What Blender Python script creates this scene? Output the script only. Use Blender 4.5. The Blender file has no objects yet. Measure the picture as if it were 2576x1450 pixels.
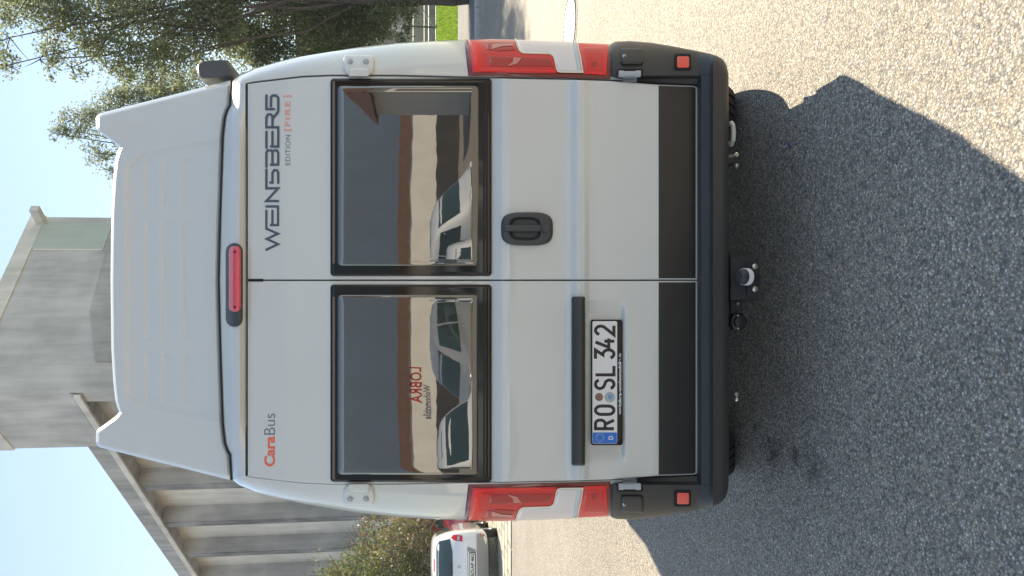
import bpy, bmesh, math, random
import numpy as np
from mathutils import Vector, Matrix
from mathutils.bvhtree import BVHTree
random.seed(7); rng = np.random.default_rng(7)
S = bpy.context.scene
COL = S.collection
R = math.radians

# ------------------------------------------------------------------ camera
CAM = Vector((0, 0, 1.70)); TH = R(7.0); FPX = 1894.0      # focal length in px of a 2576 px wide frame
cf = Vector((0, math.cos(TH), -math.sin(TH)))               # forward
cd = Vector((0, -math.sin(TH), -math.cos(TH)))              # picture right = down in the world (phone held upright)
cx = Vector((1, 0, 0))                                      # picture up = right in the world
cam = bpy.data.cameras.new('camera'); co = bpy.data.objects.new('camera', cam); COL.objects.link(co)
cam.sensor_width = 36; cam.lens = 36 * FPX / 2576; cam.clip_start = .05; cam.clip_end = 2500
m = Matrix.Identity(4)
for i, v in enumerate((cd, cx, -cf)):
    for j in range(3): m[j][i] = v[j]
m[0][3], m[1][3], m[2][3] = CAM
co.matrix_world = m
S.camera = co

# ------------------------------------------------------------------ light
SUNV = Vector((.42, .79, 1.0)).normalized()
EL = math.asin(SUNV.z); AZ = math.atan2(SUNV.x, SUNV.y)
w = bpy.data.worlds.new('World'); S.world = w; w.use_nodes = True
nt = w.node_tree; bg = nt.nodes['Background']
sky = nt.nodes.new('ShaderNodeTexSky'); sky.sky_type = 'NISHITA'; sky.sun_disc = False
sky.sun_elevation = EL; sky.sun_rotation = AZ; sky.altitude = 900; sky.air_density = 1.0; sky.dust_density = 0; sky.ozone_density = 1.0
nt.links.new(sky.outputs[0], bg.inputs[0]); bg.inputs[1].default_value = .095
sun = bpy.data.lights.new('sun', 'SUN'); so = bpy.data.objects.new('sun', sun); COL.objects.link(so)
sun.energy = 3.85; sun.angle = R(.6); sun.color = (1, .93, .82)
so.rotation_euler = (-SUNV).to_track_quat('-Z', 'Y').to_euler(); so.location = (0, 0, 40)
S.view_settings.view_transform = 'Standard'; S.view_settings.look = 'None'
S.view_settings.gamma = 1; S.view_settings.use_curve_mapping = False
S.view_settings.exposure = 1.6
S.view_settings.use_white_balance = True; S.view_settings.white_balance_temperature = 7600; S.view_settings.white_balance_tint = 8
S.render.engine = 'CYCLES'

# ------------------------------------------------------------------ materials
def srgb(r, g, b):
    f = lambda c: (c/255/12.92 if c <= 10 else ((c/255+.055)/1.055)**2.4)
    return (f(r), f(g), f(b))
def mat(name, col, rough=.5, metal=0, coat=0, ior=1.5, bump=None, var=None, trans=0, spec=None):
    """bump=(scale, strength, distance); var=(scale, amount) mottles the base colour with object-space noise."""
    M = bpy.data.materials.new(name); M.use_nodes = True; t = M.node_tree; p = t.nodes['Principled BSDF']
    p.inputs['Base Color'].default_value = (*col, 1); p.inputs['Roughness'].default_value = rough
    p.inputs['Metallic'].default_value = metal; p.inputs['Coat Weight'].default_value = coat; p.inputs['Coat Roughness'].default_value = .03; p.inputs['Coat IOR'].default_value = 1.6
    p.inputs['IOR'].default_value = ior
    if spec is not None: p.inputs['Specular IOR Level'].default_value = spec
    if trans: p.inputs['Transmission Weight'].default_value = trans
    tc = t.nodes.new('ShaderNodeTexCoord')
    if bump:
        n = t.nodes.new('ShaderNodeTexNoise'); n.inputs['Scale'].default_value = bump[0]; n.inputs['Detail'].default_value = 4
        t.links.new(tc.outputs['Object'], n.inputs['Vector'])
        b = t.nodes.new('ShaderNodeBump'); b.inputs['Strength'].default_value = bump[1]; b.inputs['Distance'].default_value = bump[2]
        t.links.new(n.outputs[0], b.inputs['Height']); t.links.new(b.outputs[0], p.inputs['Normal'])
        if coat: pass
    if var:
        n = t.nodes.new('ShaderNodeTexNoise'); n.inputs['Scale'].default_value = var[0]; n.inputs['Detail'].default_value = 6; n.inputs['Roughness'].default_value = .65
        t.links.new(tc.outputs['Object'], n.inputs['Vector'])
        r = t.nodes.new('ShaderNodeMapRange'); r.inputs[1].default_value = .3; r.inputs[2].default_value = .7
        r.inputs[3].default_value = 1-var[1]; r.inputs[4].default_value = 1+var[1]
        t.links.new(n.outputs[0], r.inputs[0])
        x = t.nodes.new('ShaderNodeVectorMath'); x.operation = 'SCALE'; x.inputs[0].default_value = col
        t.links.new(r.outputs[0], x.inputs['Scale']); t.links.new(x.outputs[0], p.inputs['Base Color'])
    return M
PAINT = mat('camper_paint', (.62, .625, .595), .34, coat=1, bump=(3.0, .07, .004), var=(1.3, .03))
ROOFP = mat('pop_top_gelcoat', (.63, .645, .63), .38, coat=.5, bump=(4.0, .05, .004))
GLASS = mat('dark_window_acrylic', (.012, .012, .013), .01, ior=2.5, bump=(2.2, .10, .004))
GLASSF = mat('window_frame_gloss', (.010, .009, .009), .06, ior=1.45, bump=(5, .06, .003))
BLACKP = mat('black_bumper_plastic', (.040, .039, .038), .42, bump=(700, .25, .0006), var=(2.5, .12))
BLACKS = mat('black_door_trim', (.023, .022, .021), .30, bump=(400, .1, .0004), var=(3, .15))
GAP = mat('dark_gap', (.006, .006, .007), .8)
RUBBER = mat('black_rubber', (.016, .016, .017), .7, var=(20, .3))
TYRE = mat('tyre_rubber', (.028, .027, .025), .75, bump=(120, .4, .003), var=(14, .35))
REDL = mat('red_lamp_lens', (.66, .006, .012), .12, coat=.6, bump=(30, .05, .003))
REDB = mat('bright_red_lamp_lens', (.88, .014, .02), .2, coat=.3)
REDD = mat('dark_red_lamp_lens', (.16, .006, .009), .1, coat=.6)
REDM = mat('mid_red_lamp_reflector', (.42, .008, .012), .1, coat=.6); PINKG = mat('painted_pink_glint', (.62, .22, .20), .15, coat=.8); CHROME = mat('sky_tinted_chrome', (.45, .60, .80), .12, metal=1)  # pink paints glints on the lens; chrome blue paints mirrored sky
CLEARL = mat('clear_lamp_lens', (.72, .69, .70), .25, metal=.15, coat=1, bump=(26, .4, .005))
IVORY = mat('lamp_outline', (.80, .74, .58), .4, coat=1)
REFLX = mat('red_reflector', (.85, .05, .035), .25, coat=1, bump=(300, .4, .002))
STEEL = mat('zinc_bolt', (.72, .70, .62), .3, metal=1)
GREYM = mat('grey_hinge_paint', (.42, .44, .46), .4)
WHITEP = mat('plate_white', (.82, .80, .78), .35)
BLUEP = mat('plate_blue', (.01, .17, .62), .35)
INK = mat('plate_ink', (.03, .022, .022), .5)
SLATE = mat('slate_blue_print', (.075, .095, .125), .4)
ORANGE = mat('orange_print', (.85, .15, .07), .4)
SALMON = mat('salmon_print', (.78, .32, .27), .4)
THING = mat('thin_grey_print', (.12, .145, .175), .4)
WHITEPR = mat('white_print', (.8, .8, .8), .5)
BROWNS = mat('brown_seal', (.20, .09, .065), .5)
SILVERS = mat('silver_seal', (.42, .47, .48), .4)
AWNM = mat('awning_grey', (.075, .08, .085), .45)
UNDER = mat('underbody', (.012, .012, .013), .8)

# ------------------------------------------------------------------ object helpers
def tag(o, label=None, cat=None, group=None, kind=None):
    if label: o['label'] = label
    if cat: o['category'] = cat
    if group: o['group'] = group
    if kind: o['kind'] = kind
    return o
def empty(name, loc=(0, 0, 0), rz=0, **k):
    o = bpy.data.objects.new(name, None); o.location = loc; o.rotation_euler = (0, 0, rz); COL.objects.link(o); o.empty_display_size = .2
    return tag(o, **k)
def link(name, me, material=None, parent=None, smooth=True, angle=35):
    o = bpy.data.objects.new(name, me); COL.objects.link(o)
    if material and not me.materials: me.materials.append(material)
    if parent:
        o.parent = parent
    if smooth:
        me.polygons.foreach_set('use_smooth', [True]*len(me.polygons))
        try: me.set_sharp_from_angle(angle=R(angle))
        except Exception: pass
    return o
def from_bm(name, bm, material, parent=None, smooth=True, angle=35):
    me = bpy.data.meshes.new(name); bm.to_mesh(me); bm.free()
    return link(name, me, material, parent, smooth, angle)
def pydata(name, V, Fc, material, parent=None, smooth=True, angle=35):
    me = bpy.data.meshes.new(name); me.from_pydata([tuple(v) for v in V], [], Fc); me.update()
    return link(name, me, material, parent, smooth, angle)
def grid(name, rows, material, parent=None, angle=35, toward=None, close=False):
    """rows: list of equally long lists of points"""
    n = len(rows[0]); V = [p for r in rows for p in r]; Fc = []
    for i in range(len(rows)-1):
        for j in range(n-1 + (1 if close else 0)):
            k = (j+1) % n
            Fc.append((i*n+j, i*n+k, (i+1)*n+k, (i+1)*n+j))
    me = bpy.data.meshes.new(name); me.from_pydata([tuple(v) for v in V], [], Fc)
    if toward is not None:
        me.update(); s = sum(p.normal.dot(toward)*p.area for p in me.polygons)
        if s < 0: me.flip_normals()
    me.update()
    return link(name, me, material, parent, True, angle)
def add_box(bm, c, s, rot=None, bev=0):
    r = bmesh.ops.create_cube(bm, size=1); vs = r['verts']
    bmesh.ops.scale(bm, vec=s, verts=vs)
    if bev: 
        es = list({e for v in vs for e in v.link_edges}); rr_ = bmesh.ops.bevel(bm, geom=es, offset=bev, segments=2, affect='EDGES'); vs = list({v for f in rr_['faces'] for v in f.verts} | set(v for v in vs if v.is_valid))
    if rot is not None: bmesh.ops.rotate(bm, cent=(0, 0, 0), matrix=rot, verts=vs)
    bmesh.ops.translate(bm, vec=c, verts=vs)
def add_cyl(bm, a, b, r1, r2=None, n=16, caps=True):
    a = Vector(a); b = Vector(b); d = b-a; r2 = r1 if r2 is None else r2
    M = Matrix.Translation((a+b)/2) @ d.to_track_quat('Z', 'Y').to_matrix().to_4x4()
    bmesh.ops.create_cone(bm, cap_ends=caps, segments=n, radius1=r1, radius2=r2, depth=d.length, matrix=M)
def box(name, c, s, material, parent=None, bev=.0, rot=None):
    bm = bmesh.new(); add_box(bm, c, s, rot, bev); return from_bm(name, bm, material, parent, bev > 0)
def cyl(name, a, b, r, material, parent=None, r2=None, n=20):
    bm = bmesh.new(); add_cyl(bm, a, b, r, r2, n); return from_bm(name, bm, material, parent)
def lathe(name, prof, c, axis, material, parent=None, n=28, squash=None):
    """prof: (radius, height along axis)"""
    q = Vector(axis).normalized().to_track_quat('Z', 'Y'); rows = []
    for r, h in prof:
        rows.append([Vector(c) + q @ Vector((r*math.cos(2*math.pi*k/n), r*math.sin(2*math.pi*k/n), h)) for k in range(n)])
    bm = bmesh.new(); vs = [[bm.verts.new(p) for p in row] for row in rows]
    for i in range(len(vs)-1):
        for j in range(n): bm.faces.new((vs[i][j], vs[i][(j+1) % n], vs[i+1][(j+1) % n], vs[i+1][j]))
    bm.faces.new(vs[0]); bm.faces.new(vs[-1]); bmesh.ops.recalc_face_normals(bm, faces=bm.faces)
    return from_bm(name, bm, material, parent)
def tube(name, pts, r, material, parent=None, n=8, closed=False):
    cu = bpy.data.curves.new(name, 'CURVE'); cu.dimensions = '3D'; cu.bevel_depth = r; cu.bevel_resolution = 2; cu.use_fill_caps = True
    sp = cu.splines.new('POLY'); sp.points.add(len(pts)-1); sp.use_cyclic_u = closed
    for i, p in enumerate(pts): sp.points[i].co = (*p, 1)
    t = bpy.data.objects.new('t', cu); COL.objects.link(t)
    dg = bpy.context.evaluated_depsgraph_get(); me = bpy.data.meshes.new_from_object(t.evaluated_get(dg)); me.materials.clear()
    bpy.data.objects.remove(t); bpy.data.curves.remove(cu); me.name = name
    return link(name, me, material, parent)

def W(x, y, Y):
    """point on the plane Y=const seen at (x, y) of the 2576x1450 measuring grid"""
    r = cf + cd*((x-1288)/FPX) + cx*((725-y)/FPX)
    return CAM + r*(Y/r.y)
def rr(x0, y0, x1, y1, r, n=5):
    P = []
    for cx_, cy_, a0 in ((x1-r, y1-r, 0), (x0+r, y1-r, 90), (x0+r, y0+r, 180), (x1-r, y0+r, 270)):
        for k in range(n+1):
            a = R(a0+90*k/n); P.append((cx_+r*math.cos(a), cy_+r*math.sin(a)))
    return P
def edge_dist(poly, x, y):
    d = 1e9
    for i in range(len(poly)):
        ax, ay = poly[i-1]; bx, by = poly[i]; dx, dy = bx-ax, by-ay; L = dx*dx+dy*dy or 1e-9
        t = max(0, min(1, ((x-ax)*dx+(y-ay)*dy)/L)); d = min(d, math.hypot(x-ax-t*dx, y-ay-t*dy))
    return d
def patch(name, poly, surf, off, material, parent=None, step=6, depth=0, bev=0, bw=0, toward=Vector((0, -1, 0)), angle=35):
    """lay the outline poly on the surface surf(u, v, offset), subdivided, with rounded edge and thickness"""
    bm = bmesh.new(); bm.faces.new([bm.verts.new((x, y, 0)) for x, y in poly])
    xs = [p[0] for p in poly]; ys = [p[1] for p in poly]
    def cuts(a, b):
        n = max(1, int((b-a)/step)); c = [a+(b-a)*k/n for k in range(1, n)]
        if bw: c += [a+bw*.12, a+bw*.35, a+bw*.7, a+bw, b-bw, b-bw*.7, b-bw*.35, b-bw*.12]
        return c
    for v in cuts(min(xs), max(xs)):
        bmesh.ops.bisect_plane(bm, geom=bm.verts[:]+bm.edges[:]+bm.faces[:], plane_co=(v, 0, 0), plane_no=(1, 0, 0))
    for v in cuts(min(ys), max(ys)):
        bmesh.ops.bisect_plane(bm, geom=bm.verts[:]+bm.edges[:]+bm.faces[:], plane_co=(0, v, 0), plane_no=(0, 1, 0))
    bnd = [e for e in bm.edges if e.is_boundary]
    uv = {v: (v.co.x, v.co.y) for v in bm.verts}
    fo = off if callable(off) else (lambda a, b: off)
    def o_at(u, v):
        o = fo(u, v)
        if bw:
            d = min(1, edge_dist(poly, u, v)/bw); o -= bev*(1-math.sqrt(max(0, 1-(1-d)**2)))
        return o
    if depth:
        low = {}
        for e in bnd:
            for v in e.verts:
                if v not in low: low[v] = bm.verts.new((0, 0, 0))
        for e in bnd:
            a, b = e.verts; l = e.link_loops[0]
            if l.vert == a: bm.faces.new((b, a, low[a], low[b]))
            else: bm.faces.new((a, b, low[b], low[a]))
        for v, lv in low.items(): lv.co = surf(*uv[v], o_at(*uv[v])-depth)
    for v, (a, b) in uv.items(): v.co = surf(a, b, o_at(a, b))
    bm.normal_update()
    s = sum(f.normal.dot(toward)*f.calc_area() for f in bm.faces)
    if s < 0: bmesh.ops.reverse_faces(bm, faces=bm.faces[:])
    return from_bm(name, bm, material, parent, True, angle)
def ribbon(name, lines, width, surf, off, material, parent=None, toward=Vector((0, -1, 0)), joinoff=.0002, seg=8, capround=True):
    """flat strokes of constant width laid on a surface (lettering, outlines); lines of (u, v); a line starting and ending at the same point is closed"""
    V = []; Fc = []
    for li, L in enumerate(lines):
        closed = L[0] == L[-1]
        pts = [Vector(p) for p in (L[:-1] if closed else L)]
        Pn = []
        for i in range(len(pts)):
            Pn.append(pts[i])
            if i < len(pts)-1 or closed:
                q = pts[(i+1) % len(pts)]; n = int((q-pts[i]).length/seg)
                for k in range(1, n): Pn.append(pts[i].lerp(q, k/n))
        n = len(Pn); h = width/2; base = len(V); o = off+li*joinoff
        for i in range(n):
            a = Pn[i-1] if (i or closed) else None; b = Pn[(i+1) % n] if (i < n-1 or closed) else None
            d1 = (Pn[i]-a).normalized() if a is not None else None; d2 = (b-Pn[i]).normalized() if b is not None else None
            if d1 is None: d1 = d2
            if d2 is None: d2 = d1
            t = (d1+d2).normalized(); nn = Vector((-t.y, t.x)); c = max(.35, nn.dot(Vector((-d1.y, d1.x))))
            p = Pn[i]
            if not closed and capround: pass
            V.append(surf(*(p+nn*h/c), o)); V.append(surf(*(p-nn*h/c), o))
        for i in range(n-1 + (1 if closed else 0)):
            j = (i+1) % n; Fc.append((base+2*i, base+2*i+1, base+2*j+1, base+2*j))
        if not closed and capround:
            for e, (p, q) in enumerate(((Pn[0], Pn[1]), (Pn[-1], Pn[-2]))):
                d = (p-q).normalized(); a0 = math.atan2(d.y, d.x); c0 = len(V); V.append(surf(*p, o)); K = 6
                for k in range(K+1):
                    a = a0-math.pi/2+math.pi*k/K; V.append(surf(p.x+h*math.cos(a), p.y+h*math.sin(a), o))
                for k in range(K): Fc.append((c0, c0+1+k, c0+2+k))
    me = bpy.data.meshes.new(name); me.from_pydata([tuple(v) for v in V], [], Fc); me.update()
    bm = bmesh.new(); bm.from_mesh(me); bm.normal_update()
    fl = [f for f in bm.faces if f.normal.dot(toward) < 0]; bmesh.ops.reverse_faces(bm, faces=fl); bm.to_mesh(me); bm.free()
    return link(name, me, material, parent, False)
def text(name, s, u0, u1, v0, v1, surf, off, material, parent=None, bold=0, toward=Vector((0, -1, 0)), spacing=1.0):
    """s written so that its left edge is at v0, right edge at v1, top at u0 and baseline at u1"""
    cu = bpy.data.curves.new('txt', 'FONT'); cu.body = s; cu.offset = bold; cu.space_character = spacing
    t = bpy.data.objects.new('t', cu); COL.objects.link(t); dg = bpy.context.evaluated_depsgraph_get()
    me = bpy.data.meshes.new_from_object(t.evaluated_get(dg)); bpy.data.objects.remove(t); me.materials.clear()
    X = [v.co.x for v in me.vertices]; Yy = [v.co.y for v in me.vertices]; x0, x1 = min(X), max(X); y0, y1 = min(Yy), max(Yy)
    for v in me.vertices:
        a = (v.co.x-x0)/(x1-x0); b = (v.co.y-y0)/(y1-y0)
        v.co = surf(u1+(u0-u1)*b, v0+(v1-v0)*a, off)
    me.update()
    if sum(p.normal.dot(toward)*p.area for p in me.polygons) < 0: me.flip_normals(); me.update()
    me.name = name
    return link(name, me, material, parent, False)

# ================================================================== LARGE STRUCTURE
def ground_mat(name, lo, hi, scale=105, warm=True, bump=.5):
    M = bpy.data.materials.new(name); M.use_nodes = True; t = M.node_tree; p = t.nodes['Principled BSDF']; N = t.nodes.new; L = t.links.new
    tc = N('ShaderNodeTexCoord'); v = N('ShaderNodeTexVoronoi'); v.inputs['Scale'].default_value = scale; v.inputs['Randomness'].default_value = 1; L(tc.outputs['Object'], v.inputs['Vector'])
    v2 = N('ShaderNodeTexVoronoi'); v2.inputs['Scale'].default_value = scale*2.1; L(tc.outputs['Object'], v2.inputs['Vector'])
    sep = N('ShaderNodeSeparateColor'); L(v.outputs['Color'], sep.inputs[0])
    cr = N('ShaderNodeValToRGB'); L(sep.outputs[0], cr.inputs[0]); e = cr.color_ramp.elements
    e[0].position = 0; e[0].color = (*lo, 1); e[1].position = 1; e[1].color = (*hi, 1)
    mid = [(a*.55+b*.45) for a, b in zip(lo, hi)]
    k = e.new(.45); k.color = (mid[0]*1.0, mid[1]*1.0, mid[2]*1.0, 1)
    k = e.new(.72); k.color = (mid[0]*1.25, mid[1]*1.08, mid[2]*.9, 1)
    k = e.new(.86); k.color = (mid[0]*1.15, mid[1]*1.15, mid[2]*1.15, 1)
    mr = N('ShaderNodeMapRange'); mr.inputs[1].default_value = .22; mr.inputs[2].default_value = .5; mr.inputs[3].default_value = 1; mr.inputs[4].default_value = .48; L(v.outputs['Distance'], mr.inputs[0])
    n = N('ShaderNodeTexNoise'); n.inputs['Scale'].default_value = .7; n.inputs['Detail'].default_value = 7; n.inputs['Roughness'].default_value = .6; L(tc.outputs['Object'], n.inputs['Vector'])
    mn = N('ShaderNodeMapRange'); mn.inputs[1].default_value = .3; mn.inputs[2].default_value = .7; mn.inputs[3].default_value = .84; mn.inputs[4].default_value = 1.12; L(n.outputs[0], mn.inputs[0])
    # small dark drips and spots
    n2 = N('ShaderNodeTexNoise'); n2.inputs['Scale'].default_value = 5.5; n2.inputs['Detail'].default_value = 5; L(tc.outputs['Object'], n2.inputs['Vector'])
    ms = N('ShaderNodeMapRange'); ms.inputs[1].default_value = .68; ms.inputs[2].default_value = .76; ms.inputs[3].default_value = 1; ms.inputs[4].default_value = .5; L(n2.outputs[0], ms.inputs[0])
    a = N('ShaderNodeMath'); a.operation = 'MULTIPLY'; L(mr.outputs[0], a.inputs[0]); L(mn.outputs[0], a.inputs[1])
    b = N('ShaderNodeMath'); b.operation = 'MULTIPLY'; L(a.outputs[0], b.inputs[0]); L(ms.outputs[0], b.inputs[1])
    sc = N('ShaderNodeVectorMath'); sc.operation = 'SCALE'; L(cr.outputs[0], sc.inputs[0]); L(b.outputs[0], sc.inputs['Scale']); L(sc.outputs[0], p.inputs['Base Color'])
    v3 = N('ShaderNodeTexVoronoi'); v3.inputs['Scale'].default_value = scale*.55; L(tc.outputs['Object'], v3.inputs['Vector'])
    s3 = N('ShaderNodeSeparateColor'); L(v3.outputs['Color'], s3.inputs[0])
    g3 = N('ShaderNodeMath'); g3.operation = 'GREATER_THAN'; g3.inputs[1].default_value = .80; L(s3.outputs[0], g3.inputs[0])
    l3 = N('ShaderNodeMapRange'); l3.inputs[1].default_value = .20; l3.inputs[2].default_value = .30; l3.inputs[3].default_value = 1; l3.inputs[4].default_value = 0; L(v3.outputs['Distance'], l3.inputs[0])
    f3 = N('ShaderNodeMath'); f3.operation = 'MULTIPLY'; L(g3.outputs[0], f3.inputs[0]); L(l3.outputs[0], f3.inputs[1])
    c3 = N('ShaderNodeValToRGB'); L(s3.outputs[1], c3.inputs[0]); c3.color_ramp.elements[0].color = (.30, .28, .26, 1); c3.color_ramp.elements[1].color = (.72, .68, .60, 1)
    kk = c3.color_ramp.elements.new(.3); kk.color = (.46, .33, .20, 1); kk = c3.color_ramp.elements.new(.45); kk.color = (.5, .5, .5, 1)
    mx3 = N('ShaderNodeMix'); mx3.data_type = 'RGBA'; L(f3.outputs[0], mx3.inputs[0]); L(sc.outputs[0], mx3.inputs[6]); L(c3.outputs[0], mx3.inputs[7])
    fin = mx3.outputs[2]
    for (px, py, rd, am) in STAINS:
        vd = N('ShaderNodeVectorMath'); vd.operation = 'DISTANCE'; vd.inputs[1].default_value = (px, py, 0)
        ns = N('ShaderNodeTexNoise'); ns.inputs['Scale'].default_value = 22; ns.inputs['Detail'].default_value = 4; L(tc.outputs['Object'], ns.inputs['Vector'])
        L(tc.outputs['Object'], vd.inputs[0]); dd = N('ShaderNodeMath'); dd.operation = 'MULTIPLY_ADD'; dd.inputs[1].default_value = rd*2.4; L(ns.outputs[0], dd.inputs[0]); L(vd.outputs['Value'], dd.inputs[2])
        rm = N('ShaderNodeMapRange'); rm.inputs[1].default_value = rd*1.2; rm.inputs[2].default_value = rd*2.3; rm.inputs[3].default_value = am; rm.inputs[4].default_value = 1; L(dd.outputs[0], rm.inputs[0])
        sx = N('ShaderNodeVectorMath'); sx.operation = 'SCALE'; L(fin, sx.inputs[0]); L(rm.outputs[0], sx.inputs['Scale']); fin = sx.outputs[0]
    L(fin, p.inputs['Base Color'])
    h = N('ShaderNodeMath'); h.operation = 'MULTIPLY_ADD'; L(v.outputs['Distance'], h.inputs[0]); h.inputs[1].default_value = -1; h.inputs[2].default_value = 1
    h2 = N('ShaderNodeMath'); h2.operation = 'MULTIPLY_ADD'; L(v2.outputs['Distance'], h2.inputs[0]); h2.inputs[1].default_value = -.35; L(h.outputs[0], h2.inputs[2])
    bp = N('ShaderNodeBump'); bp.inputs['Strength'].default_value = bump; bp.inputs['Distance'].default_value = .006; L(h2.outputs[0], bp.inputs['Height']); L(bp.outputs[0], p.inputs['Normal'])
    p.inputs['Roughness'].default_value = .62
    return M
def WG(x, y):
    r_ = cf + cd*((x-1288)/FPX) + cx*((725-y)/FPX); return CAM + r_*(-CAM.z/r_.z)
STAINS = [(*WG(1945, 1140).xy, .11, .35), (*WG(2045, 1180).xy, .10, .4), (*WG(2000, 1150).xy, .06, .35), (*WG(2085, 920).xy, .025, .35), (*WG(2090, 640).xy, .025, .35), (*WG(1900, 1080).xy, .03, .4)]
ASPH = ground_mat('exposed_aggregate_asphalt', (.20, .192, .18), (.80, .74, .64), 104, bump=.8)
bm = bmesh.new(); bmesh.ops.create_grid(bm, x_segments=2, y_segments=2, size=900)
ground = from_bm('ground', bm, ASPH, smooth=False); tag(ground, kind='structure')

ROADM = mat('road_asphalt', (.13, .13, .132), .8, var=(.8, .25), bump=(60, .5, .006))
def slab(name, x0, x1, y0, y1, z0, z1, material, kind='structure', parent=None):
    o = box(name, ((x0+x1)/2, (y0+y1)/2, (z0+z1)/2), (x1-x0, y1-y0, z1-z0), material, parent)
    if kind and not parent: o['kind'] = kind
    return o
KERBM = mat('kerb_stone', (.42, .42, .41), .7, var=(3, .2))
kerb = empty('kerb', (0, 0, 0), kind='structure')
for i in range(34):
    o = box('kerb_stone', (2.5+i*1.0, 21.6, .055), (.985, .42, .13), KERBM, kerb, .012)
slab('pavement', 2, 60, 21.815, 31.5, -.1, .11, ROADM)
# grass rising gently behind the pavement
GRASSM = mat('grass_base', (.10, .17, .025), .9, var=(1.2, .45), bump=(40, 1, .03))
rows = []
for yy, zz in ((31.5, .10), (34, .12), (37, .2), (41, .45), (45, .62), (60, .7)):
    rows.append([(x, yy, zz+.05*math.sin(x*.9+yy)) for x in np.linspace(1.5, 60, 60)])
g = grid('grass_bank', rows, GRASSM, toward=Vector((0, 0, 1))); g['kind'] = 'structure'
def blades(name, area, n, h, material, zf):
    V = np.zeros((n, 3, 3)); x = rng.uniform(area[0], area[1], n); y = rng.uniform(area[2], area[3], n); a = rng.uniform(0, 6.28, n)
    hh = h*rng.uniform(.4, 1.2, n); w_ = .035; z = np.array([zf(p, q) for p, q in zip(x, y)])
    V[:, 0] = np.stack([x-w_*np.cos(a), y-w_*np.sin(a), z-.02], 1); V[:, 1] = np.stack([x+w_*np.cos(a), y+w_*np.sin(a), z-.02], 1)
    V[:, 2] = np.stack([x+rng.normal(0, .04, n), y+rng.normal(0, .04, n), z+hh], 1)
    return tris(name, V, material)
def tris(name, V, material, parent=None):
    n = len(V); me = bpy.data.meshes.new(name); me.vertices.add(n*V.shape[1]); me.vertices.foreach_set('co', V.reshape(-1))
    k = V.shape[1]; me.loops.add(n*k); me.loops.foreach_set('vertex_index', np.arange(n*k)); me.polygons.add(n)
    me.polygons.foreach_set('loop_start', np.arange(n)*k); me.update(calc_edges=True)
    return link(name, me, material, parent, False)
def leafmat(name, c1, c2, trl=.45):
    M = bpy.data.materials.new(name); M.use_nodes = True; t = M.node_tree; N = t.nodes.new; L = t.links.new
    p = t.nodes['Principled BSDF']; out = t.nodes['Material Output']
    geo = N('ShaderNodeNewGeometry'); cr = N('ShaderNodeValToRGB'); L(geo.outputs['Random Per Island'], cr.inputs[0])
    cr.color_ramp.elements[0].color = (*c1, 1); cr.color_ramp.elements[1].color = (*c2, 1)
    L(cr.outputs[0], p.inputs['Base Color']); p.inputs['Roughness'].default_value = .5
    tr = N('ShaderNodeBsdfTranslucent'); hs = N('ShaderNodeHueSaturation'); hs.inputs['Value'].default_value = 1.5; L(cr.outputs[0], hs.inputs['Color']); L(hs.outputs[0], tr.inputs[0])
    mx = N('ShaderNodeMixShader'); mx.inputs[0].default_value = trl; L(p.outputs[0], mx.inputs[1]); L(tr.outputs[0], mx.inputs[2]); L(mx.outputs[0], out.inputs[0])
    return M
GRL = leafmat('grass_blades', (.12, .22, .02), (.26, .36, .05))
o = blades('grass', (1.6, 18, 31.6, 45), 26000, .16, GRL, lambda x, y: float(np.interp(y, [31.5, 34, 37, 41, 45], [.1, .12, .2, .45, .62]))); o['kind'] = 'stuff'

# far wooded hillside on the left
HILLM = mat('hill_forest', (.045, .07, .05), .95, var=(.06, .5), bump=(.3, 1, 2))
rows = []
for k, yy in enumerate((330, 345, 365, 400)):
    r = []
    for x in np.linspace(-420, -120, 260):
        base = [0, 60, 95, 112][k] * (1 - max(0, (x+215)/95)**1.0*.9 if x > -215 else 1)
        j = (rng.uniform(-5, 6) if k else 0)
        r.append((x, yy+rng.uniform(-3, 3), max(-1, base*1.16 + j + 6*math.sin(x*.07))))
    rows.append(r)
h = grid('wooded_hillside', rows, HILLM, toward=Vector((0, -1, 0)), angle=180); h['kind'] = 'structure'

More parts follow.
